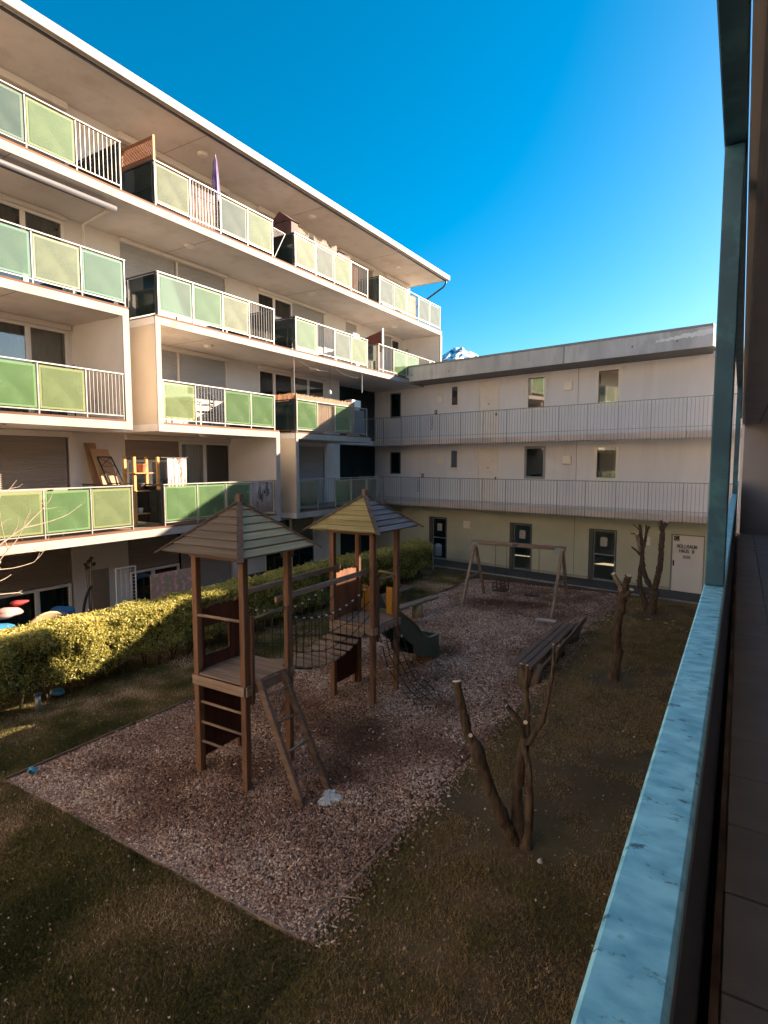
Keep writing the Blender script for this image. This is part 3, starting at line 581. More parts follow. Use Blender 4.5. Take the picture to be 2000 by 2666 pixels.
PAPER = mat('pale_notice_paper', (.55, .52, .50), rand=.05); INK = mat('grey_ink', (.08, .08, .09), rand=0)
DFRAME = mat('dark_door_frame', (.10, .10, .10), (.08, .08, .08), rough=.4, rand=0)
for i, (a, b, c, d) in enumerate(FW[0][:3]):
    f = MB(); bx(ff, a + .002, a + .16, -.12, .03, c, d - .002, f); bx(ff, b - .05, b - .002, -.12, .0, c, d - .002, f); bx(ff, a + .16, b - .05, -.12, 0, d - .05, d - .002, f)
    dd = obj('glass_door', f, DFRAME, fb, bevel=.004)
    fr2 = MB(); bx(ff, a + .162, a + .20, -.10, -.06, c + .06, d - .06, fr2); bx(ff, b - .10, b - .06, -.10, -.06, c + .06, d - .06, fr2)
    bx(ff, a + .2, b - .1, -.10, -.06, c + .01, c + .06, fr2); bx(ff, a + .2, b - .1, -.10, -.06, c + .98, c + 1.02, fr2); bx(ff, a + .2, b - .1, -.10, -.06, d - .09, d - .055, fr2)
    obj('leaf_frame', fr2, STEELB, dd); obj('pane', bx(ff, a + .2, b - .1, -.085, -.075, c + .06, d - .09), PANE if i else PANEX, dd)
    nt_ = obj('notice', bx(ff, a + .42, a + .68, -.073, -.070, c + 1.32, c + 1.66), PAPER, dd)
    l = MB()
    for j in range(7): bx(ff, a + .45, a + .62 - .03 * (j % 3), -.0695, -.068, c + 1.37 + j * .038, c + 1.378 + j * .038, l)
    tag(obj('printed_lines', l, INK, nt_), kind='stuff')
a, b, c, d = FW[0][3]
rd = obj('waste_room_door', bx(ff, a + .05, b - .03, -.05, -.01, c + .0, d - .04), mat('white_steel_door', (.80, .76, .74), (.77, .73, .71), 2, rough=.5, rand=0), fb, bevel=.004, label='white steel door lettered MÜLLRAUM HAUS B')
f = MB(); bx(ff, a + .002, a + .048, -.06, .01, c, d - .002, f); bx(ff, b - .028, b - .002, -.06, .01, c, d - .002, f); bx(ff, a + .05, b - .03, -.06, .01, d - .038, d - .002, f); obj('door_frame', f, mat('grey_door_frame', (.25, .26, .22)), rd)
obj('door_handle', bx(ff, a + .09, a + .12, -.009, .05, .92, 1.10), DARKW, rd)
sg = obj('number_plate', bx(ff, a + .09, a + .26, -.009, -.003, 1.80, 1.97), mat('black_plate', (.02, .02, .02), rand=0), rd)
rg = MB(); 
for i in range(14):
    t0 = 2 * math.pi * i / 16 + .6; t1 = 2 * math.pi * (i + 1) / 16 + .6
    rg.beam((a + .175 + .05 * math.cos(t0), .0015, 1.885 + .055 * math.sin(t0)), (a + .175 + .05 * math.cos(t1), .0015, 1.885 + .055 * math.sin(t1)), .003, .016)
obj('number_mark', rg, PAPER, sg)
def lettering(text, x, z, size, y, parent, name='lettering'):
    cu = bpy.data.curves.new(name, 'FONT'); cu.body = text; cu.size = size; cu.extrude = .001; cu.offset = size * .006; cu.align_x = 'CENTER'
    to = bpy.data.objects.new('tmp', cu); col.objects.link(to); dg = bpy.context.evaluated_depsgraph_get(); me = bpy.data.meshes.new_from_object(to.evaluated_get(dg)); bpy.data.objects.remove(to)
    me.transform(Matrix.Rotation(R(90), 4, 'X')); o = bpy.data.objects.new(name, me); col.objects.link(o); me.materials.clear(); me.materials.append(INK)
    place(o, parent, (x, y, z)); return o
uc = (a + b) / 2 - .02
GLY = {'M': [[(0, 0), (0, 1), (.5, .38), (1, 1), (1, 0)]], 'U': [[(0, 1), (0, .22), (.25, 0), (.75, 0), (1, .22), (1, 1)]], 'Ü': [[(0, .88), (0, .2), (.25, 0), (.75, 0), (1, .2), (1, .88)], [(.18, 1.12), (.34, 1.12)], [(.66, 1.12), (.82, 1.12)]],
       'L': [[(.08, 1), (.08, 0), (.95, 0)]], 'R': [[(0, 0), (0, 1), (.7, 1), (.95, .85), (.95, .65), (.7, .5), (0, .5)], [(.55, .5), (1, 0)]], 'A': [[(0, 0), (.5, 1), (1, 0)], [(.2, .33), (.8, .33)]],
       'H': [[(0, 0), (0, 1)], [(1, 0), (1, 1)], [(0, .5), (1, .5)]], 'S': [[(1, .85), (.7, 1), (.25, 1), (0, .8), (.15, .58), (.85, .42), (1, .2), (.75, 0), (.25, 0), (0, .15)]],
       'B': [[(0, 0), (0, 1), (.7, 1), (.92, .85), (.92, .65), (.7, .52), (0, .52)], [(.7, .52), (1, .38), (1, .15), (.75, 0), (0, 0)]]}
def sign_writing(text, xc, z, adv, wd, ht, st, y, parent):
    x = xc - adv * len(text) / 2 + (adv - wd) / 2
    for ch in text:
        if ch in GLY:
            m_ = MB()
            for line in GLY[ch]:
                for (a0, b0), (a1, b1) in zip(line, line[1:]):
                    p_, q2 = Vector((x + a0 * wd, y, z + b0 * ht)), Vector((x + a1 * wd, y, z + b1 * ht)); e_ = (q2 - p_).normalized() * st * .45
                    m_.beam(p_ - e_, q2 + e_, .003, st, (0, 0, 1)) if abs(e_.z) < abs(e_.x) * 3 else m_.beam(p_ - e_, q2 + e_, st, .003, (0, 1, 0))
            obj('letter', m_, INK, parent, fix=False)
        x += adv
sign_writing('MÜLLRAUM', uc, 1.565, .080, .056, .105, .019, -.0085, rd); sign_writing('HAUS B', uc, 1.405, .080, .056, .105, .019, -.0085, rd)
sp = obj('small_sign', bx(ff, uc - .115, uc + .115, -.009, -.005, 1.20, 1.30), INK, rd); obj('sign_face', bx(ff, uc - .10, uc + .10, -.0045, -.003, 1.212, 1.288), PAPER, sp)
lettering('HAUS B', uc, 1.232, .05, .0025, sp)
# gallery railings
for zf, top in ((2.52, 3.87), (5.25, 6.60)):
    r = obj('gallery_railing', B(-15.9, 1.2, -1.415, -1.385, top - .03, top), STEELB, fb)
    obj('bottom_rail', B(-15.9, 1.2, -1.408, -1.392, zf + .40, zf + .415), STEELB, r)
    bar = None; post = None; n = 142
    for i in range(n + 1):
        u = -15.85 + i * .12
        if i % 9 == 4:
            if post is None: post = obj('post', B(u - .012, u + .012, -1.405, -1.370, zf, top - .031), STEELB, r)
            else: again(post, (u, FR[post.name].y, FR[post.name].z))
        elif bar is None: bar = obj('baluster', B(u - .0065, u + .0065, -1.407, -1.393, zf + .01, top - .031), STEELB, r)
        else: again(bar, (u, FR[bar.name].y, FR[bar.name].z))

# unseen wing added behind the viewpoint to bounce warm sunlight into the shade
sb = root('bounce_wing', 'unseen cream wing added behind the viewpoint to bounce sunlight into the courtyard', 'building', (-5, -11, 0))
wall_holes('wall', mat('bounce_wing_plaster', (.82, .74, .64), (.78, .70, .60), 1, rough=.9, rand=0), sb, -24, 8, -.1, 13.5, [(-22 + 4.2 * i, -20.2 + 4.2 * i, .8 + 2.7 * k, 2.3 + 2.7 * k) for i in range(7) for k in range(5)], lambda u, d, z: (u, -9 + d, z), .3)
for i in range(7):
    for k in range(5): obj('window', B(-22 + 4.2 * i + .01, -20.21 + 4.2 * i, -9.12, -9.08, .81 + 2.7 * k, 2.29 + 2.7 * k), DARKW, sb)
obj('roof', B(-24.3, 8.3, -19, -8.7, 13.502, 13.75), PARAPET, sb)
# ------------------------------------------------------------------ OUR OWN SIDE: gallery, handrail, pillar
ob = root('access_gallery', 'dark tiled access gallery with steel handrail on the right where the view is taken', 'building', (.6, 6, 2.85))
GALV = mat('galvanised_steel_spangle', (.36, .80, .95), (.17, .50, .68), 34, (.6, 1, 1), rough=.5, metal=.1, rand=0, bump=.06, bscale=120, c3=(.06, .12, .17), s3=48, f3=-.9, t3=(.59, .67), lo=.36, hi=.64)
obj('handrail', B(-.092, -.030, -2.5, 15.9, 4.045, 4.080), GALV, ob, bevel=.004)
obj('handrail_flange', B(-.036, -.031, -2.5, 15.9, 3.99, 4.044), STEELD, ob)
n0 = None
for i in range(120):
    y = -.6 + i * .125
    b_ = B(-.064, -.052, y - .009, y + .009, 2.76, 4.044)
    if n0 is None: n0 = obj('baluster', b_, STEELD, ob)
    else: again(n0, (-.058, y, FR[n0.name].z))
obj('bottom_rail', B(-.07, -.045, -2.5, 15.9, 2.92, 2.95), STEELD, ob)
obj('shade_strip', B(-.039, -.013, -2.5, 15.9, 2.60, 2.80), mat('black_shade_fill', (.028, .022, .024), rough=.6, rand=0), ob)  # added dark strip standing in for shade at the floor edge
obj('shade_plate', B(-.044, -.040, -2.5, 15.9, 2.60, 3.985), mat('black_shade_fill', (.028, .022, .024), rough=.6, rand=0), ob)  # added black sheet standing in for the shaded gap below the handrail
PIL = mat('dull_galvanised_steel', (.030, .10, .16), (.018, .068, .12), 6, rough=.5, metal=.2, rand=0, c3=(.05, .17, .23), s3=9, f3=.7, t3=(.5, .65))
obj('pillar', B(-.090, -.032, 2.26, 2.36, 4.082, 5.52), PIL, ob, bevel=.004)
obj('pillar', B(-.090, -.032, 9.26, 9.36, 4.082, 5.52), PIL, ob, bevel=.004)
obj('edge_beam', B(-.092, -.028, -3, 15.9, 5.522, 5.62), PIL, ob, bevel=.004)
obj('edge_angle', B(.004, .022, -3, 15.9, 5.36, 5.40), STEELW, ob)
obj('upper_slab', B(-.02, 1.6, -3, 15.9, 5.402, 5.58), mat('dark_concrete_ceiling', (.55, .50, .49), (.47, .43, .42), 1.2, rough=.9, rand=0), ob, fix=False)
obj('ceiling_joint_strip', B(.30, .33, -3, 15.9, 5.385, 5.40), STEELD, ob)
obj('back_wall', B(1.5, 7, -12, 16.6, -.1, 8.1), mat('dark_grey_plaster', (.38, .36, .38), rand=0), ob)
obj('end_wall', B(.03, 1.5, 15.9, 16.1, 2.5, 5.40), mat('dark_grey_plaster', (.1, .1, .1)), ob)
obj('gallery_slab', B(-.0, 1.5, -3, 16.0, 2.60, 2.815), SOFFIT, ob, fix=False)
obj('slab_trim', B(-.012, .012, -3, 15.9, 2.70, 2.862), mat('rusty_pale_trim', (.36, .27, .22), (.14, .09, .07), 6, (1, .4, 1), rough=.7, rand=0), ob, fix=False)
TILE = mat('grey_gallery_tile', (.50, .51, .54), (.43, .44, .465), 5, rough=.55, bump=.15, bscale=60, rand=.07)
t0 = None
for j, (xa, xb) in enumerate(((.018, .30), (.306, .80), (.806, 1.30))):
    t0 = None
    for i in range(33):
        y = -.5 + i * .5
        b_ = B(xa, xb, y + .005, y + .495, 2.818, 2.85)
        if t0 is None: t0 = obj('floor_tile', b_, TILE, ob, bevel=.003)
        else: again(t0, ((xa + xb) / 2, y + .25, FR[t0.name].z + random.uniform(-.001, .001)))
obj('roof', B(0, 8, -12, 19.6, 8.1, 8.78), PARAPET, ob)
wall_holes('sun_block_wall', FARPL, ob, 16.62, 19.6, 5.6, 8.098, [(17.3, 18.2, 6.58, 7.05)], lambda u, d, z: (.1 + d, u, z), .12)  # unseen wall added; its opening shapes the sun patch on the farther tower
obj('stair_slab', B(0, 1.5, 16.61, 19.6, 5.4, 5.598), SOFFIT, ob)
obj('sun_block_wall', B(-.02, .1, 16.62, 20.9, -.1, 5.39), FARPL, ob)  # unseen wall added to keep sun off the courtyard floor
obj('sun_block_parapet', B(.1, .22, 19.605, 20.6, 5.6, 7.45), FARPL, ob)  # unseen parapet added to block sun streaks across the ground
obj('sun_block_wall', B(1.5, 1.62, 16.61, 20.4, -.1, 5.39), FARPL, ob); obj('sun_block_wall', B(1.5, 1.62, 16.61, 18.6, 5.6, 8.095), FARPL, ob)  # unseen walls added to close gaps where sun leaked through

# ------------------------------------------------------------------ PLAYGROUND
DHIP = wood('dark_hip_board_wood', (.16, .11, .08), (.105, .072, .052), 'z')
LADW = wood('grey_brown_ladder_wood', (.20, .135, .10), (.13, .088, .066), 'x')
def roof_planks(t, cx, cy, ze, za, half, rows=7, tone=None):
    rf = obj('roof', MB().tube([(cx, cy, ze + .02), (cx, cy, za - .05)], [.03, .03], 6), PW['z'], t)   # king post
    hgt = za - ze; sl_ = math.atan2(hgt, half)
    for i in range(rows):
        a = i / rows; b = (i + .945) / rows
        for k in range(4):
            # plank in a local frame: x along the eave, y outwards
            def P(u, s, n_): # s 0 eave .. 1 apex
                return Vector((u, -(half * (1 - s)) - n_ * math.sin(sl_), hgt * s + n_ * math.cos(sl_)))
            wa, wb = half * (1 - a) - .008, max(half * (1 - b) - .008, .01); dz = random.uniform(-.003, .003)
            vs = [P(-wa, a, 0 + dz), P(wa, a, 0 + dz), P(wb, b, .0 + dz - .004), P(-wb, b, .0 + dz - .004), P(-wa, a, .034 + dz), P(wa, a, .034 + dz), P(wb, b, .014 + dz), P(-wb, b, .014 + dz)]
            me = MB().add(vs, [(0, 3, 2, 1), (4, 5, 6, 7), (0, 1, 5, 4), (1, 2, 6, 5), (2, 3, 7, 6), (3, 0, 4, 7)]).mesh('roof_plank')
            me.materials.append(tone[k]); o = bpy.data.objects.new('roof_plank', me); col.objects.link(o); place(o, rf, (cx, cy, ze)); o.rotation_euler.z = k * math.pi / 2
    for sx, sy in ((-1, -1), (1, -1), (1, 1), (-1, 1)):
        e = Vector((cx + sx * (half + .07), cy + sy * (half + .07), ze + .035 - .07 * hgt / half)); ap = Vector((cx + sx * .03, cy + sy * .03, za + .02))
        obj('hip_board', MB().beam(e, ap, .085, .022), DHIP, rf)
    obj('finial', B(cx - .045, cx + .045, cy - .045, cy + .045, za - .12, za + .14), DHIP, rf, bevel=.008)
def wavy(y0, y1, z0, z1, x, th, hole=None, amp=.022, n=24, arch=.05):
    """Panel in the YZ plane with a scalloped top edge."""
    top = [(y1 - (y1 - y0) * i / n, z1 + arch * math.sin(math.pi * i / n) + amp * abs(math.sin(i * math.pi / 4))) for i in range(n + 1)]
    if not hole: return MB().prism([(y0, z0), (y1, z0)] + top, lambda u, v, w_: (w_, u, v), x, x + th)
    a, b, c, d = hole; mb = MB(); f = lambda u, v, w_: (w_, u, v)
    mb.prism([(y0, z0), (y1, z0), (y1, c), (y0, c)], f, x, x + th); mb.prism([(y0, c), (a, c), (a, d), (y0, d)], f, x, x + th); mb.prism([(b, c), (y1, c), (y1, d), (b, d)], f, x, x + th)
    mb.prism([(y0, d), (y1, d)] + top, f, x, x + th); return mb
def tower(label, X0, X1, Y0, Y1, cx, cy, za, tone):
    t = root('playground_tower', label, 'play tower', ((X0 + X1) / 2, (Y0 + Y1) / 2, 0), group='roofed wooden play towers')
    s = .048
    for x in (X0, X1):
        for y in (Y0, Y1):
            obj('post', B(x - s, x + s, y - s, y + s, -.08, 3.30), PW['z'], t, bevel=.008)
            sy = 1 if y == Y0 else -1
            obj('splice_post', B(x - .03 - (.05 if x == X0 else -.05), x + .03 - (.05 if x == X0 else -.05) , y + sy * (s + .003), y + sy * (s + .065), -.05 if x == X0 else 1.2, 2.43), PW['z'], t, bevel=.008)
            b = MB()
            for z in (.12, .42): b.tube([(x, Y0 - s - .004 if y == Y0 else Y1 + s + .004, z), (x, y, z)], .012, 8)
            obj('bolt', b, STEELD, t)
    dk = obj('deck_frame', B(X0 - s, X1 + s, Y0 - s - .03, Y0 - s - .002, 1.34, 1.475), GW['x'], t, bevel=.005)
    obj('deck_frame', B(X1 + s + .002, X1 + s + .03, Y0 - s, Y1 + s, 1.34, 1.475), GW['y'], t, bevel=.005)
    obj('deck_frame', B(X0 - s, X1 + s, Y1 + s + .002, Y1 + s + .03, 1.34, 1.475), GW['x'], t, bevel=.005)
    n = 7
    for i in range(n):
        y = Y0 - .04 + (Y1 - Y0 + .08) * i / n
        xa, xb = X0 - .05, X1 + .05
        if i in (0, n - 1): xa, xb = X0 + s + .004, X1 - s - .004
        obj('deck_board', B(xa, xb, y + .004, y + (Y1 - Y0 + .08) / n - .004, 1.478, 1.506 + random.uniform(-.002, .002)), GW['x'], t, bevel=.003)
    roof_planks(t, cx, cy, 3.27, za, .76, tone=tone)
    obj('roof_tie', B(X0 - s, X1 + s, Y0 - s - .028, Y0 - s - .002, 3.19, 3.26), PW['x'], t); obj('roof_tie', B(X0 - s, X1 + s, Y1 + s + .002, Y1 + s + .028, 3.19, 3.26), PW['x'], t)
    return t
T1 = (-6.55, -5.63, 5.60, 6.50); T2 = (-6.56, -5.66, 8.88, 9.74)
def rail(t, p, q, r=.022, m=None): return obj('rail', MB().tube([p, q], r, 8), m or GW['x'], t, smooth=True)
t1 = tower('nearer wooden play tower with pyramid roof, side rungs and a leaning ladder', *T1, -6.12, 6.05, 3.92, [wood('shaded_weathered_roof_board', (.185, .145, .108), (.13, .10, .076), 'x', dark=(.05, .037, .026), rand=.10), wood('pale_mossy_roof_board', (.46, .37, .21), (.34, .275, .155), 'x', dark=(.10, .075, .04), f3=.6, rand=.07), RW['x'], RW['x']])  # shade put into the darker near roof face; right face mossy and paler
rail(t1, (T1[0] + .05, T1[2] - .02, 2.345), (T1[1] - .05, T1[2] - .02, 2.365)); rail(t1, (T1[1] + .02, T1[2] + .05, 2.37), (T1[1] + .02, T1[3] - .05, 2.40), .022, GW['y'])
for z in (.48, .77, 1.07): rail(t1, (T1[0] + .02, T1[2] - .0, z), (T1[1] - .02, T1[2] - .0, z), .019)
obj('window_panel', wavy(T1[2] + .05, T1[3] - .05, 1.51, 2.36, T1[0] - .045, .03, hole=(5.74, 6.22, 1.70, 2.12)), REDP, t1)
obj('lower_panel', B(T1[0] - .045, T1[0] - .018, T1[2] + .05, T1[3] - .05, .20, 1.47), REDP, t1)
ld = obj('ladder', MB().beam((-5.53, 5.76, 1.53), (-4.74, 5.70, -.02), .07, .10, (1, 0, 0)), LADW, t1, bevel=.01)
obj('ladder_side', MB().beam((-5.57, 6.28, 1.50), (-4.70, 6.22, -.02), .07, .10, (1, 0, 0)), LADW, ld, bevel=.01)
for f_ in (.14, .37, .60, .82):
    a_ = Vector((-5.53, 5.76, 1.53)).lerp(Vector((-4.74, 5.70, 0)), f_); b_ = Vector((-5.57, 6.28, 1.50)).lerp(Vector((-4.70, 6.22, 0)), f_)
    obj('ladder_rung', MB().tube([a_, b_], .019, 8), GW['y'], ld, smooth=True)
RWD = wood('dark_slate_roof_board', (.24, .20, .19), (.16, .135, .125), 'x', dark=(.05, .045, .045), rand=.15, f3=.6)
t2 = tower('farther wooden play tower with yellow-green roof side and net, at the slide', *T2, -6.11, 9.30, 3.86, [wood('reflected_yellow_roof_board', (.47, .37, .15), (.33, .265, .105), 'x', dark=(.10, .075, .035), rand=.10, f3=.75), RWD, RWD, RW['x']])  # yellow of light reflected from windows painted into the near roof face
rail(t2, (T2[1] + .02, T2[2] + .05, 2.34), (T2[1] + .02, T2[3] - .05, 2.33), .022, GW['y']); rail(t2, (T2[0] + .5, T2[3] + .0, 2.36), (T2[1] - .05, T2[3] + .0, 2.34))
obj('scalloped_panel', wavy(T2[2] + .05, T2[3] - .05, 1.51, 2.36, T2[0] - .02, .03), wood('red_brown_panel', (.26, .105, .05), (.17, .07, .035), 'z', rand=.05), t2)
obj('lower_panel', B(T2[0] - .045, T2[0] - .018, T2[2] + .05, T2[3] - .05, .20, 1.3), REDP, t2)
sc_ = [(T2[0] + .04 + (T2[1] - T2[0] - .08) * i / 24, 1.33 - .05 * abs(math.sin(i * math.pi / 6))) for i in range(25)]
obj('scalloped_beam', MB().prism([(T2[1] - .04, 1.338), (T2[0] + .04, 1.338)] + sc_, lambda u, v, w_: (u, w_, v), T2[2] - .078, T2[2] - .052), GW['x'], t2)
obj('yellow_board', B(-6.50, -6.28, 9.80, 9.83, 1.5, 2.02), YEL, t2, bevel=.008); obj('yellow_board', B(-5.93, -5.79, 9.80, 9.83, 1.46, 2.04), YEL, t2, bevel=.008)
def smooth_path(pts, n=4):
    out = []; P = [pts[0]] + pts + [pts[-1]]
    for i in range(1, len(P) - 2):
        for k in range(n):
            t = k / n; a, b, c, d = P[i - 1], P[i], P[i + 1], P[i + 2]
            out.append(.5 * ((2 * b) + (-a + c) * t + (2 * a - 5 * b + 4 * c - d) * t * t + (-a + 3 * b - 3 * c + d) * t ** 3))
    return out + [pts[-1]]
# rope bridge
rb = root('rope_bridge', 'sagging plank bridge with knotted rope side nets between the two play towers', 'rope bridge', (-6.1, 7.7, 1.2))
sag = lambda y: 1.16 + .26 * ((y - 7.72) / 1.05) ** 2
N_ = 11
for i in range(N_):
    y = 6.68 + (8.68 - 6.68) * i / (N_ - 1); z = sag(y)
    rot = .50 * (y - 7.72) / 1.05
    m_ = MB().beam((-6.47, y, z), (-5.73, y, z), .115, .04, (0, -math.sin(rot), math.cos(rot)))
    obj('bridge_plank', m_, GW['x'], rb, bevel=.006)
for x in (-6.40, -5.80): obj('carrying_rope', MB().tube([(x, 6.6 + 2.2 * k / 12, sag(6.6 + 2.2 * k / 12) - .03) for k in range(13)], .013, 6), ROPE, rb)
for x in (-6.52, -5.70):
    tp = lambda y: 2.005 + .21 * (abs((y - 7.62)) / 1.05) ** 1.9
    ys = [6.56 + (8.86 - 6.56) * k / 12 for k in range(13)]
    nt2 = obj('side_net', MB().tube([(x, y, tp(y)) for y in ys], .0095, 6), ROPE, rb)
    m_ = MB()
    for f_ in (.36, .68):
        m_.tube([(x, y, tp(y) + (sag(y) - tp(y)) * f_ + .01 * math.sin(y * 9)) for y in ys], .0075, 5)
    obj('net_rope', m_, ROPE, nt2)
    m_ = MB(); kn = MB()
    for k, y in enumerate(ys[1:-1]):
        p_ = [(x + .008 * math.sin(k + j), y + .012 * math.sin(k * 2 + j * 1.3), tp(y) + (sag(y) - tp(y)) * j / 3) for j in range(4)]
        m_.tube(p_, .0075, 5)
        for j in (1, 2):
            c_ = Vector(p_[j]); kn.tube([c_ - Vector((0, 0, .018)), c_, c_ + Vector((0, 0, .018))], [.006, .019, .006], 6)
    obj('net_rope', m_, ROPE, nt2); obj('net_knots', kn, ROPE, nt2)
    cl = MB()
    for y in ys[1:-1]: cl.tube([(x, y - .022, tp(y - .022) + .002), (x, y + .022, tp(y + .022) + .002)], .015, 8)
    obj('rope_clamps', cl, ROPEL, nt2)
obj('top_beam', MB().beam((-6.50, 6.40, 2.50), (-6.50, 9.02, 2.52), .045, .085), GW['y'], rb, bevel=.006)
obj('top_beam', MB().beam((-5.74, 6.35, 2.50), (-5.74, 9.05, 2.53), .045, .085), GW['y'], rb, bevel=.006)
# slide
sd_ = root('slide', 'dark green wave slide with orange lip running away from the farther tower', 'slide', (-6.1, 11.0, 0))
topl = [(9.84, 1.78), (10.0, 1.60), (10.22, 1.42), (10.58, 1.20), (10.91, .97), (11.13, .78), (11.4, .61), (11.65, .56), (11.95, .55)]
topl = [(p.x, p.y) for p in smooth_path([Vector((a, b, 0)) for a, b in topl], 4)]
botl = [(12.0, .0), (11.7, .06), (11.3, .22), (10.80, .40), (10.74, .62), (10.5, .78), (10.2, .99), (9.84, 1.24)]
fy = lambda u, v, w_: (w_, u, v)
obj('side_wall', MB().prism(topl + botl, fy, -5.84, -5.81), SLIDE_O, sd_); obj('side_wall', MB().prism(topl + botl, fy, -6.40, -6.37), SLIDE_O, sd_)
bed = [(y, z - .17) for y, z in topl[1:]]
obj('slide_bed', MB().prism([(9.84, 1.44)] + bed + [(y, z - .02) for y, z in bed[::-1]] + [(9.84, 1.42)], fy, -6.369, -5.841), SLIDE_O, sd_, smooth=False)
for xa in (-5.86, -6.41):
    lp = MB()
    for pr, m_ in ((topl[:17], SLIDE_R), (topl[16:], SLIDE_G)):
        lp = MB(); lp.prism([(y, z + .028) for y, z in pr] + [(y, z + .001) for y, z in pr[::-1]], fy, xa, xa + .065); obj('lip', lp, m_, sd_, smooth=False)
obj('end_wall', MB().prism([(12.0, .02), (12.03, .02), (12.0, .55), (11.96, .55)], fy, -6.369, -5.841), SLIDE_O, sd_)
obj('hood', MB().prism([(9.86, 1.46), (10.35, 1.44), (9.86, 2.10)], fy, -6.25, -6.235), SLIDE_O, sd_)
# climbing net
cn = root('climbing_net', 'dark rope climbing net spread from the farther tower down to the chips', 'climbing net', (-5.2, 9.4, 0))
tops = [(-5.585, 8.95 + .18 * k, 1.40) for k in range(5)]; feet = [(-4.91 + .27 * k / 4 + .0, 9.28 + .52 * k / 4, .0) for k in range(5)]
NN = 9; gpt = []
for k in range(5):
    row = []
    for j in range(NN):
        f_ = j / (NN - 1); p_ = Vector(tops[k]).lerp(Vector(feet[k]), f_); p_.z -= .22 * math.sin(f_ * math.pi) * (1 - .3 * f_); p_.x -= .10 * math.sin(f_ * math.pi); p_.y += .03 * math.sin(j * 1.7 + k)
        row.append(p_)
    gpt.append(row)
m_ = MB(); cl = MB()
for row in gpt: m_.tube(row, .009, 5)
for j in range(1, NN - 1): m_.tube([gpt[k][j] for k in range(5)], .0075, 5)
m_.tube([gpt[4][-1], gpt[4][-1] + Vector((.35, .3, -.01))], .008, 5); m_.tube([gpt[0][-1], gpt[0][-1] + Vector((.3, -.1, -.01))], .008, 5)
obj('net', m_, ROPE, cn)
for k in (0, 4):
    for j in (1, 3, 5, 7): d_ = (gpt[k][j + 1] - gpt[k][j]).normalized() * .025; cl.tube([gpt[k][j] - d_, gpt[k][j] + d_], .017, 8)
obj('rope_clamps', cl, ROPEL, cn)

# swing set
sw = root('swing_set', 'wooden swing frame of two A-shaped legs and one top beam', 'swing frame', (-5.9, 17.67, 0))
obj('top_beam', MB().beam((-7.42, 17.67, 1.93), (-4.38, 17.67, 1.93), .11, .13), GW['x'], sw, bevel=.012)
for x, y0, y1 in ((-7.33, 16.70, 18.62), (-4.52, 16.75, 18.62)):
    dx = .03 if x < -6 else -.03
    for y in (y0, y1):
        tx = (-7.33 if x < -6 else -4.46)
        obj('leg', MB().beam((x, y, -.03), (tx + dx, 17.67 + (-.05 if y < 17.6 else .05), 1.86), .085, .085, (1, 0, 0)), GW['z'], sw, bevel=.008)
    obj('cross_brace', MB().beam((x + dx, 17.67 - .52, .86), (x + dx, 17.67 + .52, .86), .05, .06), GW['y'], sw)
    obj('corner_plate', B(x - .06 * (1 if x < -6 else -1), x + .16 * (1 if x < -6 else -1), 17.60, 17.605, 1.78, 1.94), STEELB, sw)
obj('beam_joint', B(-6.02, -5.86, 17.60, 17.612, 1.88, 1.98), STEELD, sw)
ts = root('toddler_swing', 'dark caged toddler swing seat hanging on the left of the swing frame', 'swing', (-6.41, 17.67, .5))
c = MB()
for z in (.44, .56, .68): c.box(-6.62, -6.20, 17.50, 17.53, z, z + .03); c.box(-6.62, -6.20, 17.81, 17.84, z, z + .03)
for x in (-6.62, -6.48, -6.34, -6.22): c.box(x, x + .025, 17.49, 17.515, .42, .72); c.box(x, x + .025, 17.825, 17.85, .42, .72)
c.box(-6.62, -6.20, 17.531, 17.809, .41, .44); RUB = mat('dark_rubber', (.06, .035, .03), rough=.6, rand=0)
obj('seat', c, RUB, ts)
for x in (-6.60, -6.22): obj('chain', MB().tube([(x, 17.67, .70), (x * .985 - .095, 17.67, 1.86)], .009, 6), STEELD, ts)
fs = root('flat_swing', 'flat dark swing seat hanging on the right of the swing frame', 'swing', (-5.39, 17.67, .38))
obj('seat', B(-5.61, -5.17, 17.59, 17.77, .36, .40), RUB, fs, bevel=.01)
for x in (-5.59, -5.19): obj('chain', MB().tube([(x, 17.67, .39), (x, 17.67, 1.86)], .009, 6), STEELD, fs)

# benches by the trees
LOG = mat('grey_split_log', (.19, .15, .12), (.12, .09, .07), 10, (1, 1, .3), rough=.9, bump=.6, rand=.1)
def bench(lab, y0, y1, zb, x=-3.56, sup=2, back=True):
    b = root('park_bench', lab, 'bench', (x, (y0 + y1) / 2, 0), group='low plank benches on split logs')
    for i in range(3): obj('seat_plank', B(x - .26 + i * .155, x - .12 + i * .155, y0, y1, .42, .46), BENCHW, b, bevel=.006)
    obj('back_plank', MB().beam((x + .30, y0 + .25, zb - .10), (x + .33, y1 + .35, zb + .02), .045, .11), BENCHW, b, bevel=.006)
    for i in range(sup):
        y = y0 + .25 + (y1 - y0 - .5) * i / (sup - 1)
        obj('log_support', MB().tube([(x - .02, y, -.05), (x - .02, y + .02, .415)], [.17, .15], 9, wob=.12), LOG, b, smooth=True)
        obj('log_support', MB().tube([(x + .14, y + .03, -.05), (x + .30, y + .06, .44)], [.10, .075], 8, wob=.12), LOG, b, smooth=True)
    return b
bench('nearer dark plank bench on split logs, at the edge beside the pruned trees', 11.1, 13.02, .44); bench('farther dark plank bench on split logs, its back board reaching past the seat', 13.06, 14.85, .50)
b3 = root('park_bench', 'half log bench on stumps just beyond the slide', 'bench', (-7.9, 14.4, 0), group='low plank benches on split logs')
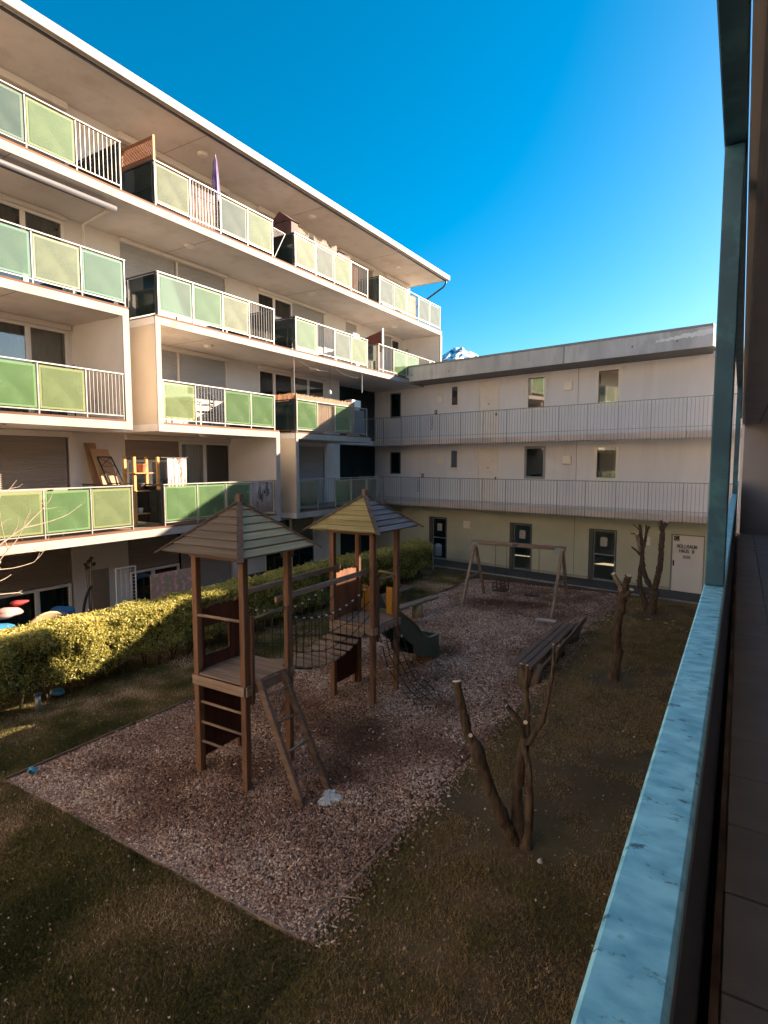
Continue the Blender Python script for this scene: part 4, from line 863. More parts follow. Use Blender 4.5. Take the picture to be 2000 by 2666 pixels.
obj('seat_plank', MB().beam((-8.06, 13.4, .47), (-7.72, 15.6, .47), .28, .07), GW['y'], b3, bevel=.02)
for y, x in ((14.75, -7.86), (13.7, -8.02)): obj('log_support', MB().tube([(x, y, -.05), (x, y, .43)], [.18, .17], 10, wob=.1), mat('pale_stump', (.28, .23, .14), (.2, .15, .1), 8), b3, smooth=True)
b4 = root('park_bench', 'dark bench on the lawn against the hedge, seen past the farther tower', 'bench', (-9.2, 15.8, 0), group='low plank benches on split logs')
for i in range(2): obj('seat_plank', B(-9.3 + i * .17, -9.15 + i * .17, 14.9, 16.6, .42, .46), BENCHW, b4)
for y in (15.2, 16.3): obj('log_support', MB().tube([(-9.14, y, -.05), (-9.14, y, .415)], [.13, .12], 9, wob=.1), LOG, b4)

# ------------------------------------------------------------------ PRUNED TREES
def onpix(px, py, Y):                # survey helper: sight line from the survey point to a vertical plane at distance Y
    F_, CX, CY = 1260., 829.5, 1106.; pt = math.atan(106 / 1260); ya = R(31.4); r = (px - CX) / F_; d = (py - CY) / F_
    v = -math.sin(pt) - d * math.cos(pt); h = math.cos(pt) - d * math.sin(pt)
    dx, dy = r * math.cos(ya) - h * math.sin(ya), h * math.cos(ya) + r * math.sin(ya); t = Y / dy
    return Vector((dx * t, Y, 4.5 + v * t))
def limb(t, pts, r0, r1, cut=True, name='branch', m=None, n=10):
    P = smooth_path(pts, 9 if r0 > .03 else 5); k = len(P); r0 *= .9; r1 *= .93
    rad = [(r0 + (r1 - r0) * i / (k - 1)) * (1 + .05 * math.sin(i * .9 + r0 * 90) + .06 * math.sin(i * .37 + r1 * 50) + (.55 * math.exp(-i / 4.5) if name == 'trunk' else 0)) for i in range(k)]
    if r0 > .03:
        for _ in range(2 if name != 'trunk' else 4):
            q = random.randint(4, k - 3)
            for dq, f_ in ((-1, 1.10), (0, 1.22), (1, 1.10)): rad[min(max(q + dq, 0), k - 1)] *= f_
        P = [p + Vector((random.uniform(-1, 1), random.uniform(-1, 1), 0)) * .004 for p in P]
    o = obj(name, MB().tube(P, rad, n, wob=.09 if r0 > .03 else .04), m or BARK, t, smooth=True)
    if r0 > .028 and name != 'twig':
        for _ in range(2):
            q = random.randint(k // 4, k - 3); a_ = random.uniform(0, 6.28); dv = Vector((math.cos(a_), math.sin(a_), random.uniform(.1, .8))).normalized(); rq = rad[q]
            st_ = obj('stub', MB().tube([P[q], P[q] + dv * rq * 1.25, P[q] + dv * (rq * 1.5 + .012)], [rq * .42, rq * .30, rq * .26], 7, wob=.1), BARK, t, smooth=True)
    if cut:
        d = (P[-1] - P[-2]).normalized(); obj('cut_face', MB().tube([P[-1] + d * .0005, P[-1] + d * .008], rad[-1] * .97, n), CUT, o)
    return o
r2 = lambda x, y, Y: onpix(912.5 + .4 * x, 1078.4 + .4 * y, Y)
Y_ = 6.3
tr = root('pruned_tree', 'nearest pruned tree, forked from the base with a thick limb leaning left', 'tree', (-2.0, 6.3, 0), group='pruned trees on the lawn strip')
limb(tr, [r2(520, 1935, 6.3), r2(505, 1880, 6.3), r2(440, 1740, 6.22), r2(350, 1520, 6.1), r2(285, 1330, 6.02), r2(245, 1265, 6.0), r2(215, 1130, 5.95), r2(185, 985, 5.9)], .095, .050, name='trunk')
limb(tr, [r2(535, 1940, 6.35), r2(520, 1830, 6.35), r2(510, 1600, 6.4), r2(535, 1400, 6.4), r2(558, 1290, 6.4)], .085, .058, False, name='trunk')
limb(tr, [r2(550, 1930, 6.3), r2(570, 1800, 6.28), r2(580, 1620, 6.25), r2(572, 1440, 6.28), r2(545, 1330, 6.33)], .060, .030, False, name='trunk')
limb(tr, [r2(553, 1300, 6.4), r2(535, 1240, 6.36), r2(500, 1170, 6.33), r2(455, 1115, 6.3)], .045, .028)
limb(tr, [r2(470, 1130, 6.31), r2(452, 1105, 6.33), r2(438, 1080, 6.35)], .022, .020)
limb(tr, [r2(560, 1310, 6.4), r2(565, 1180, 6.45), r2(558, 1030, 6.5), r2(545, 935, 6.52), r2(530, 892, 6.52)], .046, .024)
limb(tr, [r2(555, 1000, 6.5), r2(562, 950, 6.5), r2(566, 898, 6.5)], .026, .018)
limb(tr, [r2(566, 1320, 6.4), r2(600, 1270, 6.42), r2(648, 1190, 6.5), r2(680, 1060, 6.6), r2(702, 930, 6.65), r2(708, 785, 6.7)], .046, .015)
limb(tr, [r2(700, 920, 6.65), r2(722, 860, 6.7), r2(736, 795, 6.72)], .017, .014)
for p_ in ((270, 1265, 5.98), (565, 1195, 6.36)): 
    c_ = r2(*p_); obj('knot_scar', MB().tube([c_ + Vector((.0, -.055, 0)), c_ + Vector((.01, -.075, .01))], [.024, .020], 8), CUT, tr)
Y_ = 12.3
tr = root('pruned_tree', 'middle pruned tree, single stout trunk ending in short sawn stubs', 'tree', (-2.0, 12.3, 0), group='pruned trees on the lawn strip')
limb(tr, [r2(1030, 1020, 12.3), r2(1028, 960, 12.3), r2(1052, 850, 12.25), r2(1046, 710, 12.2), r2(1075, 560, 12.2), r2(1088, 478, 12.2)], .115, .088, False, name='trunk', n=12)
limb(tr, [r2(1082, 510, 12.2), r2(1060, 455, 12.15), r2(1030, 402, 12.1)], .055, .042, m=mat('barked_pale_stub', (.40, .30, .20), (.22, .15, .09), 5))
limb(tr, [r2(1090, 500, 12.2), r2(1098, 460, 12.2), r2(1114, 412, 12.2)], .070, .058); limb(tr, [r2(1088, 530, 12.1), r2(1108, 515, 12.05), r2(1130, 488, 12.0)], .05, .042)
z7 = lambda x, y, Y: onpix(1294 + .17 * x, 1078.4 + .17 * y, Y)
tr = root('pruned_tree', 'farthest pruned tree in front of the waste room door, three upright limbs', 'tree', (-2.07, 18.1, 0), group='pruned trees on the lawn strip')
limb(tr, [z7(655, 1545, 18.1), z7(655, 1480, 18.1), z7(690, 1300, 18.1), z7(695, 1150, 18.1)], .15, .115, False, name='trunk')
limb(tr, [z7(700, 1180, 18.1), z7(745, 980, 18.0), z7(780, 800, 18.0), z7(790, 600, 18.0), z7(806, 440, 18.0), z7(790, 350, 18.0), z7(772, 275, 18.0)], .10, .06)
limb(tr, [z7(800, 400, 18.0), z7(835, 340, 18.0), z7(862, 290, 18.0)], .055, .045)
limb(tr, [z7(690, 1170, 18.1), z7(610, 1030, 18.2), z7(558, 880, 18.2), z7(548, 720, 18.2), z7(545, 560, 18.2), z7(528, 430, 18.2), z7(518, 322, 18.2)], .085, .045)
limb(tr, [z7(630, 1545, 18.15), z7(575, 1280, 18.2), z7(518, 1100, 18.2), z7(525, 920, 18.2), z7(550, 740, 18.2)], .09, .06, False, name='trunk')
limb(tr, [z7(545, 730, 18.2), z7(480, 660, 18.2), z7(410, 605, 18.2)], .045, .022); limb(tr, [z7(520, 660, 18.2), z7(500, 560, 18.15), z7(480, 440, 18.1)], .05, .045, m=mat('barked_pale_stub', (.4, .3, .2)))
limb(tr, [z7(555, 640, 18.2), z7(590, 500, 18.2), z7(605, 410, 18.2), z7(642, 342, 18.2)], .055, .03); limb(tr, [z7(590, 470, 18.2), z7(598, 400, 18.2), z7(600, 330, 18.2)], .035, .025)
limb(tr, [z7(525, 450, 18.2), z7(460, 440, 18.2), z7(402, 435, 18.2)], .025, .018); limb(tr, [z7(520, 400, 18.2), z7(470, 350, 18.2), z7(425, 315, 18.2)], .02, .012)
# bare tree at the left edge: lit twigs reach into the picture
def onx_(px, py, X):
    F_, CX, CY = 1260., 829.5, 1106.; pt = math.atan(106 / 1260); ya = R(31.4); r = (px - CX) / F_; d = (py - CY) / F_
    v = -math.sin(pt) - d * math.cos(pt); h = math.cos(pt) - d * math.sin(pt)
    dx, dy = r * math.cos(ya) - h * math.sin(ya), h * math.cos(ya) + r * math.sin(ya); t = X / dx
    return Vector((X, dy * t, 4.5 + v * t))
z5 = lambda x, y, X=-9.5: onx_(.2 * x, 1036.9 + .2 * y, X)
tw = root('bare_tree', 'bare shrub-like tree whose pale twigs enter at the left edge', 'tree', (-9.6, 2.9, 0))
limb(tw, [Vector((-9.6, 2.9, -.1)), Vector((-9.58, 2.95, .9)), Vector((-9.55, 3.2, 1.7)), Vector((-9.5, 3.5, 2.3))], .07, .035, False, 'trunk', TWIG)
st = Vector((-9.5, 3.5, 2.3)); st2 = Vector((-9.5, 3.7, 2.75))
def twig(pts, r0, r1=.003): limb(tw, pts, r0, r1, False, 'twig', TWIG, 6)
twig([st, st2, z5(0, 700), z5(130, 600), z5(260, 510), z5(350, 420), z5(440, 330), z5(540, 210), z5(580, 85)], .022, .003)
twig([z5(240, 522), z5(420, 480), z5(560, 440), z5(720, 378), z5(820, 310), z5(880, 265)], .008, .0035)
twig([st, z5(-60, 950), z5(0, 862), z5(100, 740), z5(170, 660), z5(240, 540), z5(275, 440), z5(335, 320)], .016, .003)
twig([st, z5(-80, 860), z5(60, 802), z5(220, 790), z5(340, 765), z5(430, 720)], .012, .0035); twig([z5(370, 757), z5(450, 770), z5(500, 752), z5(530, 716)], .006, .003)
twig([st, z5(-60, 990), z5(0, 968), z5(150, 950), z5(300, 910), z5(380, 875), z5(430, 790)], .013, .003); twig([z5(380, 870), z5(450, 800), z5(500, 700), z5(540, 580)], .005, .0025)
twig([st, z5(-90, 1120), z5(0, 1090), z5(60, 1062), z5(120, 1022)], .012, .006); twig([st, z5(-120, 1240), z5(0, 1235), z5(110, 1225), z5(200, 1218), z5(245, 1228)], .012, .006); twig([z5(190, 1218), z5(215, 1205), z5(238, 1195)], .006, .004)
twig([z5(85, 750), z5(40, 600), z5(10, 430), z5(0, 340)], .008, .003); twig([z5(0, 150), z5(60, 120), z5(110, 90), z5(150, 40), z5(180, 0)], .006, .003); twig([z5(0, 150), z5(110, 95), z5(200, 75), z5(245, 40)], .005, .003)
twig([st2, z5(-60, 300), z5(0, 150)], .010, .006); twig([z5(460, 310), z5(540, 308), z5(625, 292)], .004, .002); twig([z5(260, 500), z5(300, 430), z5(330, 350)], .004, .002); twig([z5(130, 600), z5(190, 500), z5(200, 400)], .005, .002); twig([z5(0, 500), z5(60, 440), z5(130, 420)], .004, .002)

# ------------------------------------------------------------------ HEDGE
hd = root('hedge', 'long clipped evergreen hedge between the lawn and the ground floor gardens', 'hedge', (-11, 11, 0))
def hx(y): return -11.06 + .036 * (y - 5) + .05 * np.sin(y * .8)
def hedge(n):
    N3 = int(n * 1.7); y = rng.uniform(2.0, 20.3, N3); y = 2.0 + 18.3 * rng.uniform(0, 1, N3) ** 1.25
    cx = hx(y); w0 = .40 + .05 * (hash_noise(y, y * 0, 1.7, 40) - .5); top = 1.46 + .05 * (hash_noise(y, y * 0, 1.3, 45) - .5) - .12 * (y < 4.3)
    low = .26 + .24 * hash_noise(y, y * 0, 1.6, 41); face = rng.uniform(0, 1, N3); dep = rng.exponential(.045, N3) * np.where(rng.uniform(0, 1, N3) < .2, 2.2, 1)
    a = rng.uniform(-1, 1, N3); b = rng.uniform(0, 1, N3)
    x = np.where(face < .34, cx + a * w0, np.where(face < .80, cx + w0 - dep, cx - w0 + dep)); z = np.where(face < .34, top - dep, low + (top - low) * b ** .8)
    bump = (hash_noise(y * 1.4, z * 1.6, 2.2, 42) - .5) * .16 + (hash_noise(y * 1.4, z * 1.6, 6.0, 46) - .5) * .07
    x = x + np.where(face < .34, 0, np.where(face < .8, bump, -bump)); z = z + np.where(face < .34, (hash_noise(y, x, 2.5, 47) - .5) * .10 + (hash_noise(y, x, 8, 48) - .5) * .05, 0)
    # rounded shoulders and a tapering underside
    e = np.clip((np.abs(x - cx) - w0 + .12) / .12, 0, 1); z = z - np.where(z > top - .12, e * e * .07, 0)
    x = cx + (x - cx) * np.where(z < .55, 1 - .35 * (1 - np.clip(z / .55, 0, 1)), 1)
    shoot = rng.uniform(0, 1, N3) < .03; z = z + np.where(shoot & (face < .34), rng.uniform(0, .09, N3), 0); x = x + np.where(shoot & (face > .34) & (face < .8), rng.uniform(0, .07, N3), 0)
    gap = hash_noise(y * 1.8, z * 2.5, 2.0, 43); keep = (rng.uniform(0, 1, N3) > np.clip((.62 - z) * 1.7, 0, .82) * np.clip(gap * 2.2, .3, 1)) & (y < 20.2 - .15 * ((z - .8) / .7) ** 2)
    keep &= ~((gap > .78) & (rng.uniform(0, 1, N3) < .55))
    x, y, z = x[keep][:n], y[keep][:n], z[keep][:n]; n = len(x)
    L_ = rng.uniform(.016, .036, n) * (1 + .035 * np.clip(y - 5, 0, 20)); W2 = L_ * rng.uniform(.35, .6, n)
    d = rng.normal(0, 1, (n, 3)); d[:, 2] = np.abs(d[:, 2]) * .8 + .1; d /= np.linalg.norm(d, axis=1)[:, None]
    e = np.cross(d, rng.normal(0, 1, (n, 3))); e /= np.linalg.norm(e, axis=1)[:, None]; nn = np.cross(d, e) * (L_ * .25)[:, None]
    c = np.stack([x, y, z], 1)
    V = np.stack([c - d * L_[:, None], c + e * W2[:, None] + nn, c + d * L_[:, None], c - e * W2[:, None] + nn], 1)
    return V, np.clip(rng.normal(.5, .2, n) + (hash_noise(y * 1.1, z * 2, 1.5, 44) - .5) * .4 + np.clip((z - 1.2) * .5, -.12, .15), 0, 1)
LEAF = tone_mat('hedge_leaf', [(0, (.06, .065, .018)), (.35, (.28, .27, .065)), (.7, (.58, .52, .15)), (1, (.72, .62, .24))], rough=.5, trans=.42, spec=.4)
V, tn = hedge(210000)
o = soup('foliage', V, [(0, 1, 2, 3)], LEAF, parent=hd, kind='stuff', colr=tn)
core = []
m_ = MB()
ys = np.arange(2.0, 20.2, .35)
for i, y in enumerate(ys):
    cx = float(hx(y))
    for a_ in range(8):
        t_ = 2 * math.pi * a_ / 8; m_.v.append((cx + .25 * math.copysign(abs(math.cos(t_)) ** .5, math.cos(t_)) * (1 + .1 * math.sin(y * 3 + a_)), float(y), .92 + .38 * math.copysign(abs(math.sin(t_)) ** .5, math.sin(t_))))
for i in range(len(ys) - 1):
    for a_ in range(8): m_.f.append((i * 8 + a_, i * 8 + (a_ + 1) % 8, (i + 1) * 8 + (a_ + 1) % 8, (i + 1) * 8 + a_))
m_.f += [tuple(range(7, -1, -1)), tuple((len(ys) - 1) * 8 + k for k in range(8))]
obj('inner_shade_core', m_, mat('dark_hedge_inside', (.025, .02, .012), rough=1, rand=0), hd)  # solid near-black core standing in for the shade inside the foliage
for i in range(44):
    y = 2.1 + i * .41 + random.uniform(-.1, .1); cx = float(hx(y))
    s_ = MB()
    for k in range(3):
        d1, d2 = random.uniform(-.2, .25), random.uniform(-.2, .2); s_.tube([(cx + random.uniform(-.03, .03), y, -.05), (cx + d1 * .4, y + d2 * .3, .25), (cx + d1, y + d2, .7)], [.022, .016, .008], 5)
    obj('stem', s_, BARK, hd)

# ------------------------------------------------------------------ SMALL THINGS ON THE GROUND
STN = mat('pale_quartz_stone', (.62, .58, .54), (.48, .45, .42), 8, rough=.7)
def blob(name, c, r, m, label, cat, sq=(1, 1, .7), seed=1, parent=None, group=None):
    bm = bmesh.new(); bmesh.ops.create_icosphere(bm, subdivisions=3, radius=1); rr = random.Random(seed)
    ph = [rr.uniform(0, 6) for _ in range(6)]
    for v in bm.verts:
        k = 1 + .13 * math.sin(v.co.x * 3 + ph[0]) + .1 * math.sin(v.co.y * 4 + ph[1]) + .08 * math.sin(v.co.z * 5 + ph[2]); v.co = Vector((v.co.x * sq[0], v.co.y * sq[1], v.co.z * sq[2])) * k * r
    mb = MB(); mb.v = [tuple(v.co + Vector(c)) for v in bm.verts]; mb.f = [tuple(x.index for x in f.verts) for f in bm.faces]; bm.free()
    return obj(name, mb, m, parent, smooth=True, label=label, cat=cat, group=group)
blob('stone', (-1.70, 6.09, .10 + .03), .035, STN, 'rounded white stone on the grass below the nearest pruned tree', 'stone', seed=3)
blob('stone', (-3.93, 4.75, .03), .018, STN, 'small white pebble on the chips near the near corner', 'stone', seed=4)
# frozen white patch by the ladder
out = []
for i in range(40):
    t_ = 2 * math.pi * i / 40; k = .92 + .20 * math.sin(3 * t_ + 1) + .10 * math.sin(5 * t_) + random.uniform(-.08, .08); out.append((-4.54 + .155 * k * math.cos(t_) - .03 * math.sin(t_), 6.04 + .20 * k * math.sin(t_)))
mb = MB(); cen = (-4.54, 6.04); rings = 5
for j in range(rings):
    f_ = 1 - j / rings
    for x, y in out: mb.v.append((cen[0] + (x - cen[0]) * f_, cen[1] + (y - cen[1]) * f_, .012 + .012 * math.sqrt(1 - f_ ** 2) + (random.uniform(0, .014) if j else -.02)))
for j in range(rings - 1):
    for i in range(40): mb.f.append((j * 40 + i, j * 40 + (i + 1) % 40, (j + 1) * 40 + (i + 1) % 40, (j + 1) * 40 + i))
mb.f.append(tuple((rings - 1) * 40 + i for i in range(40))); mb.f.append(tuple(range(39, -1, -1)))
obj('ice_patch', mb, mat('old_ice', (.70, .74, .76), (.52, .57, .59), 22, rough=.5, bump=.8, c3=(.2, .2, .2), s3=14, f3=.6, t3=(.58, .68)), label='patch of dirty white ice on the chips at the ladder foot', cat='ice')
ball = root('toy_ball', 'small blue and dark patched ball at the left corner of the chip area', 'ball', (-8.54, 4.23, 0))
blob('ball_skin', (-8.54, 4.25, .075), .055, mat('light_blue_plastic', (.05, .32, .55), rough=.4), None, None, (1, 1, 1), 9, ball)
blob('ball_patch', (-8.52, 4.205, .085), .028, mat('dark_blue_plastic', (.01, .03, .08), rough=.4), None, None, (1, .6, 1), 2, ball)
bl = root('bollard_light', 'short grey cylindrical path light on the lawn before the hedge', 'path light', (-10.71, 5.49, 0))
obj('body', MB().tube([(-10.71, 5.49, -.03), (-10.71, 5.49, .30)], .05, 12), mat('zinc_grey', (.30, .31, .32), metal=.5, rough=.4), bl, smooth=True); obj('cap', MB().tube([(-10.71, 5.49, .302), (-10.71, 5.49, .34)], [.07, .06], 12), STEELD, bl)
blob('cloth', (-11.15, 6.1, .06), .11, mat('blue_cloth', (.06, .22, .42)), 'crumpled blue cloth lying under the hedge', 'cloth', (1.4, 1, .5), 5)
bn = root('litter_bin', 'grey metal litter bin on a post before the far left glass door', 'litter bin', (-10.6, 21.6, 0))
obj('bin_body', MB().tube([(-10.78, 22.05, .60), (-10.78, 22.05, 1.02), (-10.78, 22.05, 1.10)], [.15, .16, .10], 14), mat('zinc_bin', (.34, .37, .40), metal=.5, rough=.4), bn, smooth=False)
obj('post', MB().tube([(-10.97, 21.95, -.02), (-10.97, 21.95, 1.05)], .03, 8), mat('zinc_bin', (.3, .3, .3)), bn)
for i in range(7):
    x, y = random.uniform(-5.6, -3.6), random.uniform(16, 20)
    blob('broken_stick_piece', (x, y, .02), .024, CUT, 'pale splinter of pruned wood on the far chips, ' + ('nearest the bench', 'by the swing seat', 'below the toddler swing', 'near the swing leg', 'at the walk side', 'mid chips', 'beyond the swing')[i], 'wood piece', (2.0, .7, .5), 20 + i, group='pale wood splinters')
for i in range(6):
    x, y = random.uniform(-2.9, -1.2), random.uniform(17.2, 19)
    blob('broken_stick_piece', (x, y, gz(x, y).item() + .02), .024, CUT, 'pale splinter of pruned wood under the farthest tree, %s from its trunk' % ('first', 'second', 'third', 'fourth', 'fifth', 'sixth')[i], 'wood piece', (2.4, .8, .4), 40 + i, group='pale wood splinters')
pl = obj('white_board', B(-4.86, -4.30, 16.30, 16.50, .0, .03), mat('white_board', (.6, .57, .53)), label='small white board lying at the foot of the swing frame', cat='board')
for a_, b_, nm in (((-5.0, 10.2), (-4.4, 10.6), 'thin stick lying on chips beyond the climbing net'), ((-3.5, 4.45), (-3.15, 4.7), 'thin curved stick at the near corner of the chips')):
    obj('stick', MB().tube([(*a_, .03), ((a_[0] + b_[0]) / 2, (a_[1] + b_[1]) / 2 + .04, .04), (*b_, .03)], .007, 6), TWIG, label=nm, cat='stick')

# ------------------------------------------------------------------ THINGS ON THE BALCONIES
def mats2(n, c, d=None, **k): return mat(n, c, d, **k)
REED = mat('reed_mat', (.50, .38, .27), (.34, .24, .16), 6, (1, 12, .6), rough=.9, rand=.05); REEDD = mat('brown_bark_mat', (.22, .12, .08), (.14, .075, .05), 6, (1, 12, .6), rough=.9)
def reed_screen(name, label, x0, y0, x1, y1, z0, z1, m, jag=.03, step=.035, cat='reed screen', prof=None):
    s = root(name, label, cat, ((x0 + x1) / 2, (y0 + y1) / 2, z0)); L_ = math.hypot(x1 - x0, y1 - y0); n = int(L_ / step); mb = MB(); 
    for i in range(n):
        f_ = (i + .5) / n; x, y = x0 + (x1 - x0) * f_, y0 + (y1 - y0) * f_; zt = z1 + random.uniform(-jag, jag) + (prof(f_) if prof else 0)
        if zt < z0 + .05: continue
        mb.tube([(x, y, z0), (x + random.uniform(-.004, .004), y, zt)], step * .46, 5)
    tag(obj('reeds', mb, m, s), kind='stuff')
    for z in (z0 + (z1 - z0) * .2, z0 + (z1 - z0) * .75): obj('binding', MB().beam((x0, y0, z), (x1, y1, z), step * .95, .008), mat('wire', (.1, .09, .08)), s)
    return s
reed_screen('reed_screen', 'tall tan reed screen along the middle-floor corner balcony front', XF - .12, 15.45, XF - .12, 18.95, FZ[2] + .08, FZ[2] + 1.30, REED)
reed_screen('reed_screen', 'orange-brown reed screen on the side of the middle-floor corner balcony', XF - .15, 15.50, XB + .9, 15.50, FZ[2] + .08, FZ[2] + 1.33, mat('orange_reed', (.50, .26, .12), (.36, .17, .08), 6, (12, 1, .6)))
reed_screen('reed_screen', 'brown bark mat behind the bars at the far right of the top-floor balconies', XF - .13, 18.6, XF - .13, 19.2, FZ[4] + .08, FZ[4] + 1.05, REEDD)
reed_screen('reed_screen', 'whitish bamboo mat behind bars below the purple parasol', XF - .13, 11.16, XF - .13, 12.14, FZ[4] + .08, FZ[4] + 1.03, mat('pale_bamboo', (.58, .48, .44), (.16, .09, .10), 5, (1, 14, .5)))
reed_screen('reed_screen', 'white reed mat behind bars on the last top-floor balcony', XF - .13, 22.95, XF - .13, 24.0, FZ[4] + .08, FZ[4] + 1.05, mat('white_reed', (.62, .55, .50), (.45, .38, .34), 6, (1, 12, .6)))
reed_screen('reed_screen', 'blue-grey shade mat at the end bars of the middle-floor corner balcony', XF - .13, 18.65, XF - .13, 19.66, FZ[2] + .08, FZ[2] + 1.03, mat('blue_grey_shade', (.22, .25, .28), (.15, .18, .21), 5, (1, 14, .5)))
reed_screen('dry_grass_bundle', 'row of dry straw tufts showing above the pale top-floor railing', XF - .30, 15.75, XF - .30, 18.1, FZ[4] + 1.0, FZ[4] + 1.45, mat('dry_straw', (.52, .42, .34), (.34, .26, .20), 7, (1, 12, .6)), jag=.05, prof=lambda f: .06 * math.sin(f * 21) - (.4 if .30 < f < .42 else 0), cat='straw')
reed_screen('reed_screen', 'short straw mat beside the peaked cabinet on the top floor', XF - .35, 18.45, XF - .35, 19.05, FZ[4] + .9, FZ[4] + 1.42, REED)
def cabinet(label, x0, x1, y0, y1, z0, z1, zp, m):
    s = root('balcony_cabinet', label, 'cabinet', ((x0 + x1) / 2, (y0 + y1) / 2, z0), group=None)
    obj('body', B(x0, x1, y0, y1, z0, z1), m, s, bevel=.01); obj('door', B(x1 + .002, x1 + .02, y0 + .03, y1 - .03, z0 + .05, z1 - .03), m, s)
    xm = (x0 + x1) / 2; obj('peaked_top', MB().prism([(x0 - .04, z1 + .002), (x1 + .06, z1 + .002), (xm, zp)], lambda u, v, w_: (u, w_, v), y0 - .04, y1 + .03), m, s)
    return s
PURB = mat('purple_brown_board', (.14, .07, .065), (.10, .05, .05), 4, rough=.7)
cabinet('tall purple-brown cabinet with peaked top behind the side glass of the top floor', -13.95, -13.10, 15.5, 15.9, FZ[4] + .03, FZ[4] + 1.60, FZ[4] + 1.95, PURB)
cabinet('brown cabinet with low peaked top near the far end of the top-floor balcony', -13.95, -13.15, 18.2, 18.7, FZ[4] + .03, FZ[4] + 1.42, FZ[4] + 1.72, PURB)
cabinet('small white cabinet standing at the end of the third-floor balcony', -13.7, -13.15, 19.2, 19.65, FZ[3] + .03, FZ[3] + 1.36, FZ[3] + 1.40, FRAMEW)
# trellis screen
ts_ = root('lattice_screen', 'red-brown wooden lattice screen standing on the side of a top-floor balcony', 'screen', (-13.5, 10.1, FZ[4] + .02))
LAT = wood('lattice_red_wood', (.34, .15, .08), (.24, .10, .055), 'x', rand=.05); y = 10.10
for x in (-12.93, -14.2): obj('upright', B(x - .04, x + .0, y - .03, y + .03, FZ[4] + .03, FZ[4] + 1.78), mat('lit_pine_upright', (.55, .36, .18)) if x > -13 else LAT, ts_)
obj('lower_panel', B(-14.19, -12.975, y - .012, y + .012, FZ[4] + .15, FZ[4] + 1.32), LAT, ts_); obj('top_rail', B(-14.19, -12.975, y - .02, y + .02, FZ[4] + 1.70, FZ[4] + 1.76), LAT, ts_)
lt = MB()
for i in range(-4, 14):
    x0 = -14.19 + i * .10
    for s in (1, -1):
        a = Vector((x0 if s > 0 else x0 + .38, y + .008 * s, FZ[4] + 1.32)); b = Vector((x0 + .38 if s > 0 else x0, y + .008 * s, FZ[4] + 1.70))
        d = b - a; f0 = 0; f1 = 1
        for lim, sg_ in ((-14.19, 1), (-12.98, -1)):
            if abs(d.x) > 1e-6:
                f = (lim - a.x) / d.x
                if (d.x > 0) == (sg_ > 0): f0 = max(f0, f)
                else: f1 = min(f1, f)
        if f1 - f0 > .08: lt.beam(a + d * f0, a + d * f1, .012, .022, (0, 1, 0))
obj('lattice', lt, LAT, ts_)
# closed parasols
def parasol(label, x, y, z0, z1, m):
    p = root('closed_parasol', label, 'parasol', (x, y, z0)); obj('pole', MB().tube([(x, y, z0), (x, y, z1 + .05)], .018, 8), STEELW, p)
    mb = MB(); n = 14; lev = [(0, .02), (.12, .05), (.45, .075), (.72, .10), (.92, .12), (1, .08)]
    for t_, r in lev:
        for k in range(n): a = 2 * math.pi * k / n; rr = r * (1 + .3 * (k % 2)); mb.v.append((x + rr * math.cos(a), y + rr * math.sin(a), z1 - (z1 - z0) * .58 * t_))
    for i in range(len(lev) - 1):
        for k in range(n): mb.f.append((i * n + k, i * n + (k + 1) % n, (i + 1) * n + (k + 1) % n, (i + 1) * n + k))
    mb.f += [tuple(range(n - 1, -1, -1)), tuple((len(lev) - 1) * n + k for k in range(n))]
    obj('folded_canopy', mb, m, p)
parasol('closed purple parasol rising above the top-floor railing', -13.15, 12.33, FZ[4] + .03, 13.18, mat('purple_cloth', (.10, .07, .22), (.36, .25, .36), 4, (3, 3, .6), rough=.8, lo=.45, hi=.6))
# laundry airer sticking out in the slot on the top floor
ar = root('clothes_airer', 'white folding clothes airer poking out between two top-floor balconies', 'clothes airer', (-12.95, 14.6, FZ[4] + .02))
fr_ = MB(); P4 = [(-12.88, 14.42, FZ[4] + .95), (-12.88, 14.98, FZ[4] + .93), (-13.5, 14.98, FZ[4] + .93), (-13.5, 14.42, FZ[4] + .95)]
for i in range(4): fr_.tube([P4[i], P4[(i + 1) % 4]], .013, 6)
obj('frame', fr_, FRAMEW, ar); obj('leg', MB().tube([P4[1], (-12.9, 14.45, FZ[4] + .03)], .012, 6), FRAMEW, ar); obj('leg', MB().tube([P4[2], (-13.5, 14.45, FZ[4] + .03)], .012, 6), FRAMEW, ar)
wr = MB(); 
for i in range(1, 8): x = -12.88 - .62 * i / 8; wr.tube([(x, 14.42, FZ[4] + .95), (x, 14.98, FZ[4] + .93)], .004, 5)
obj('wires', wr, FRAMEW, ar)
# chairs and tables
def chair(label, x, y, z, rz, m, group='balcony chairs'):
    c = root('balcony_chair', label, 'chair', (x, y, z), rz=rz, group=group); bxx = lambda n, *a: obj(n, B(*a), m, c, bevel=.006)
    bxx('seat', -.21, .21, -.21, .21, .42, .45); 
    for sx in (-.19, .19):
        for sy in (-.19, .19): bxx('leg', sx - .015, sx + .015, sy - .015, sy + .015, 0, .419 if sy < 0 else .419)
        obj('arm_rest', B(sx - .02, sx + .02, -.2, .2, .63, .65), m, c); bxx('back_upright', sx - .015, sx + .015, .19, .22, .452, .90)
    for z_ in (.55, .66, .77, .86): bxx('back_slat', -.174, .174, .195, .215, z_, z_ + .05)
    return c
WPL = mat('white_garden_plastic', (.70, .66, .60), rough=.5); BLK = mat('black_metal', (.02, .02, .022), rough=.5)
chair('dark chair behind clear side glass on the third-floor balcony', -13.5, 15.75, FZ[3] + .02, R(200), mat('dark_brown_chair', (.05, .035, .03)))
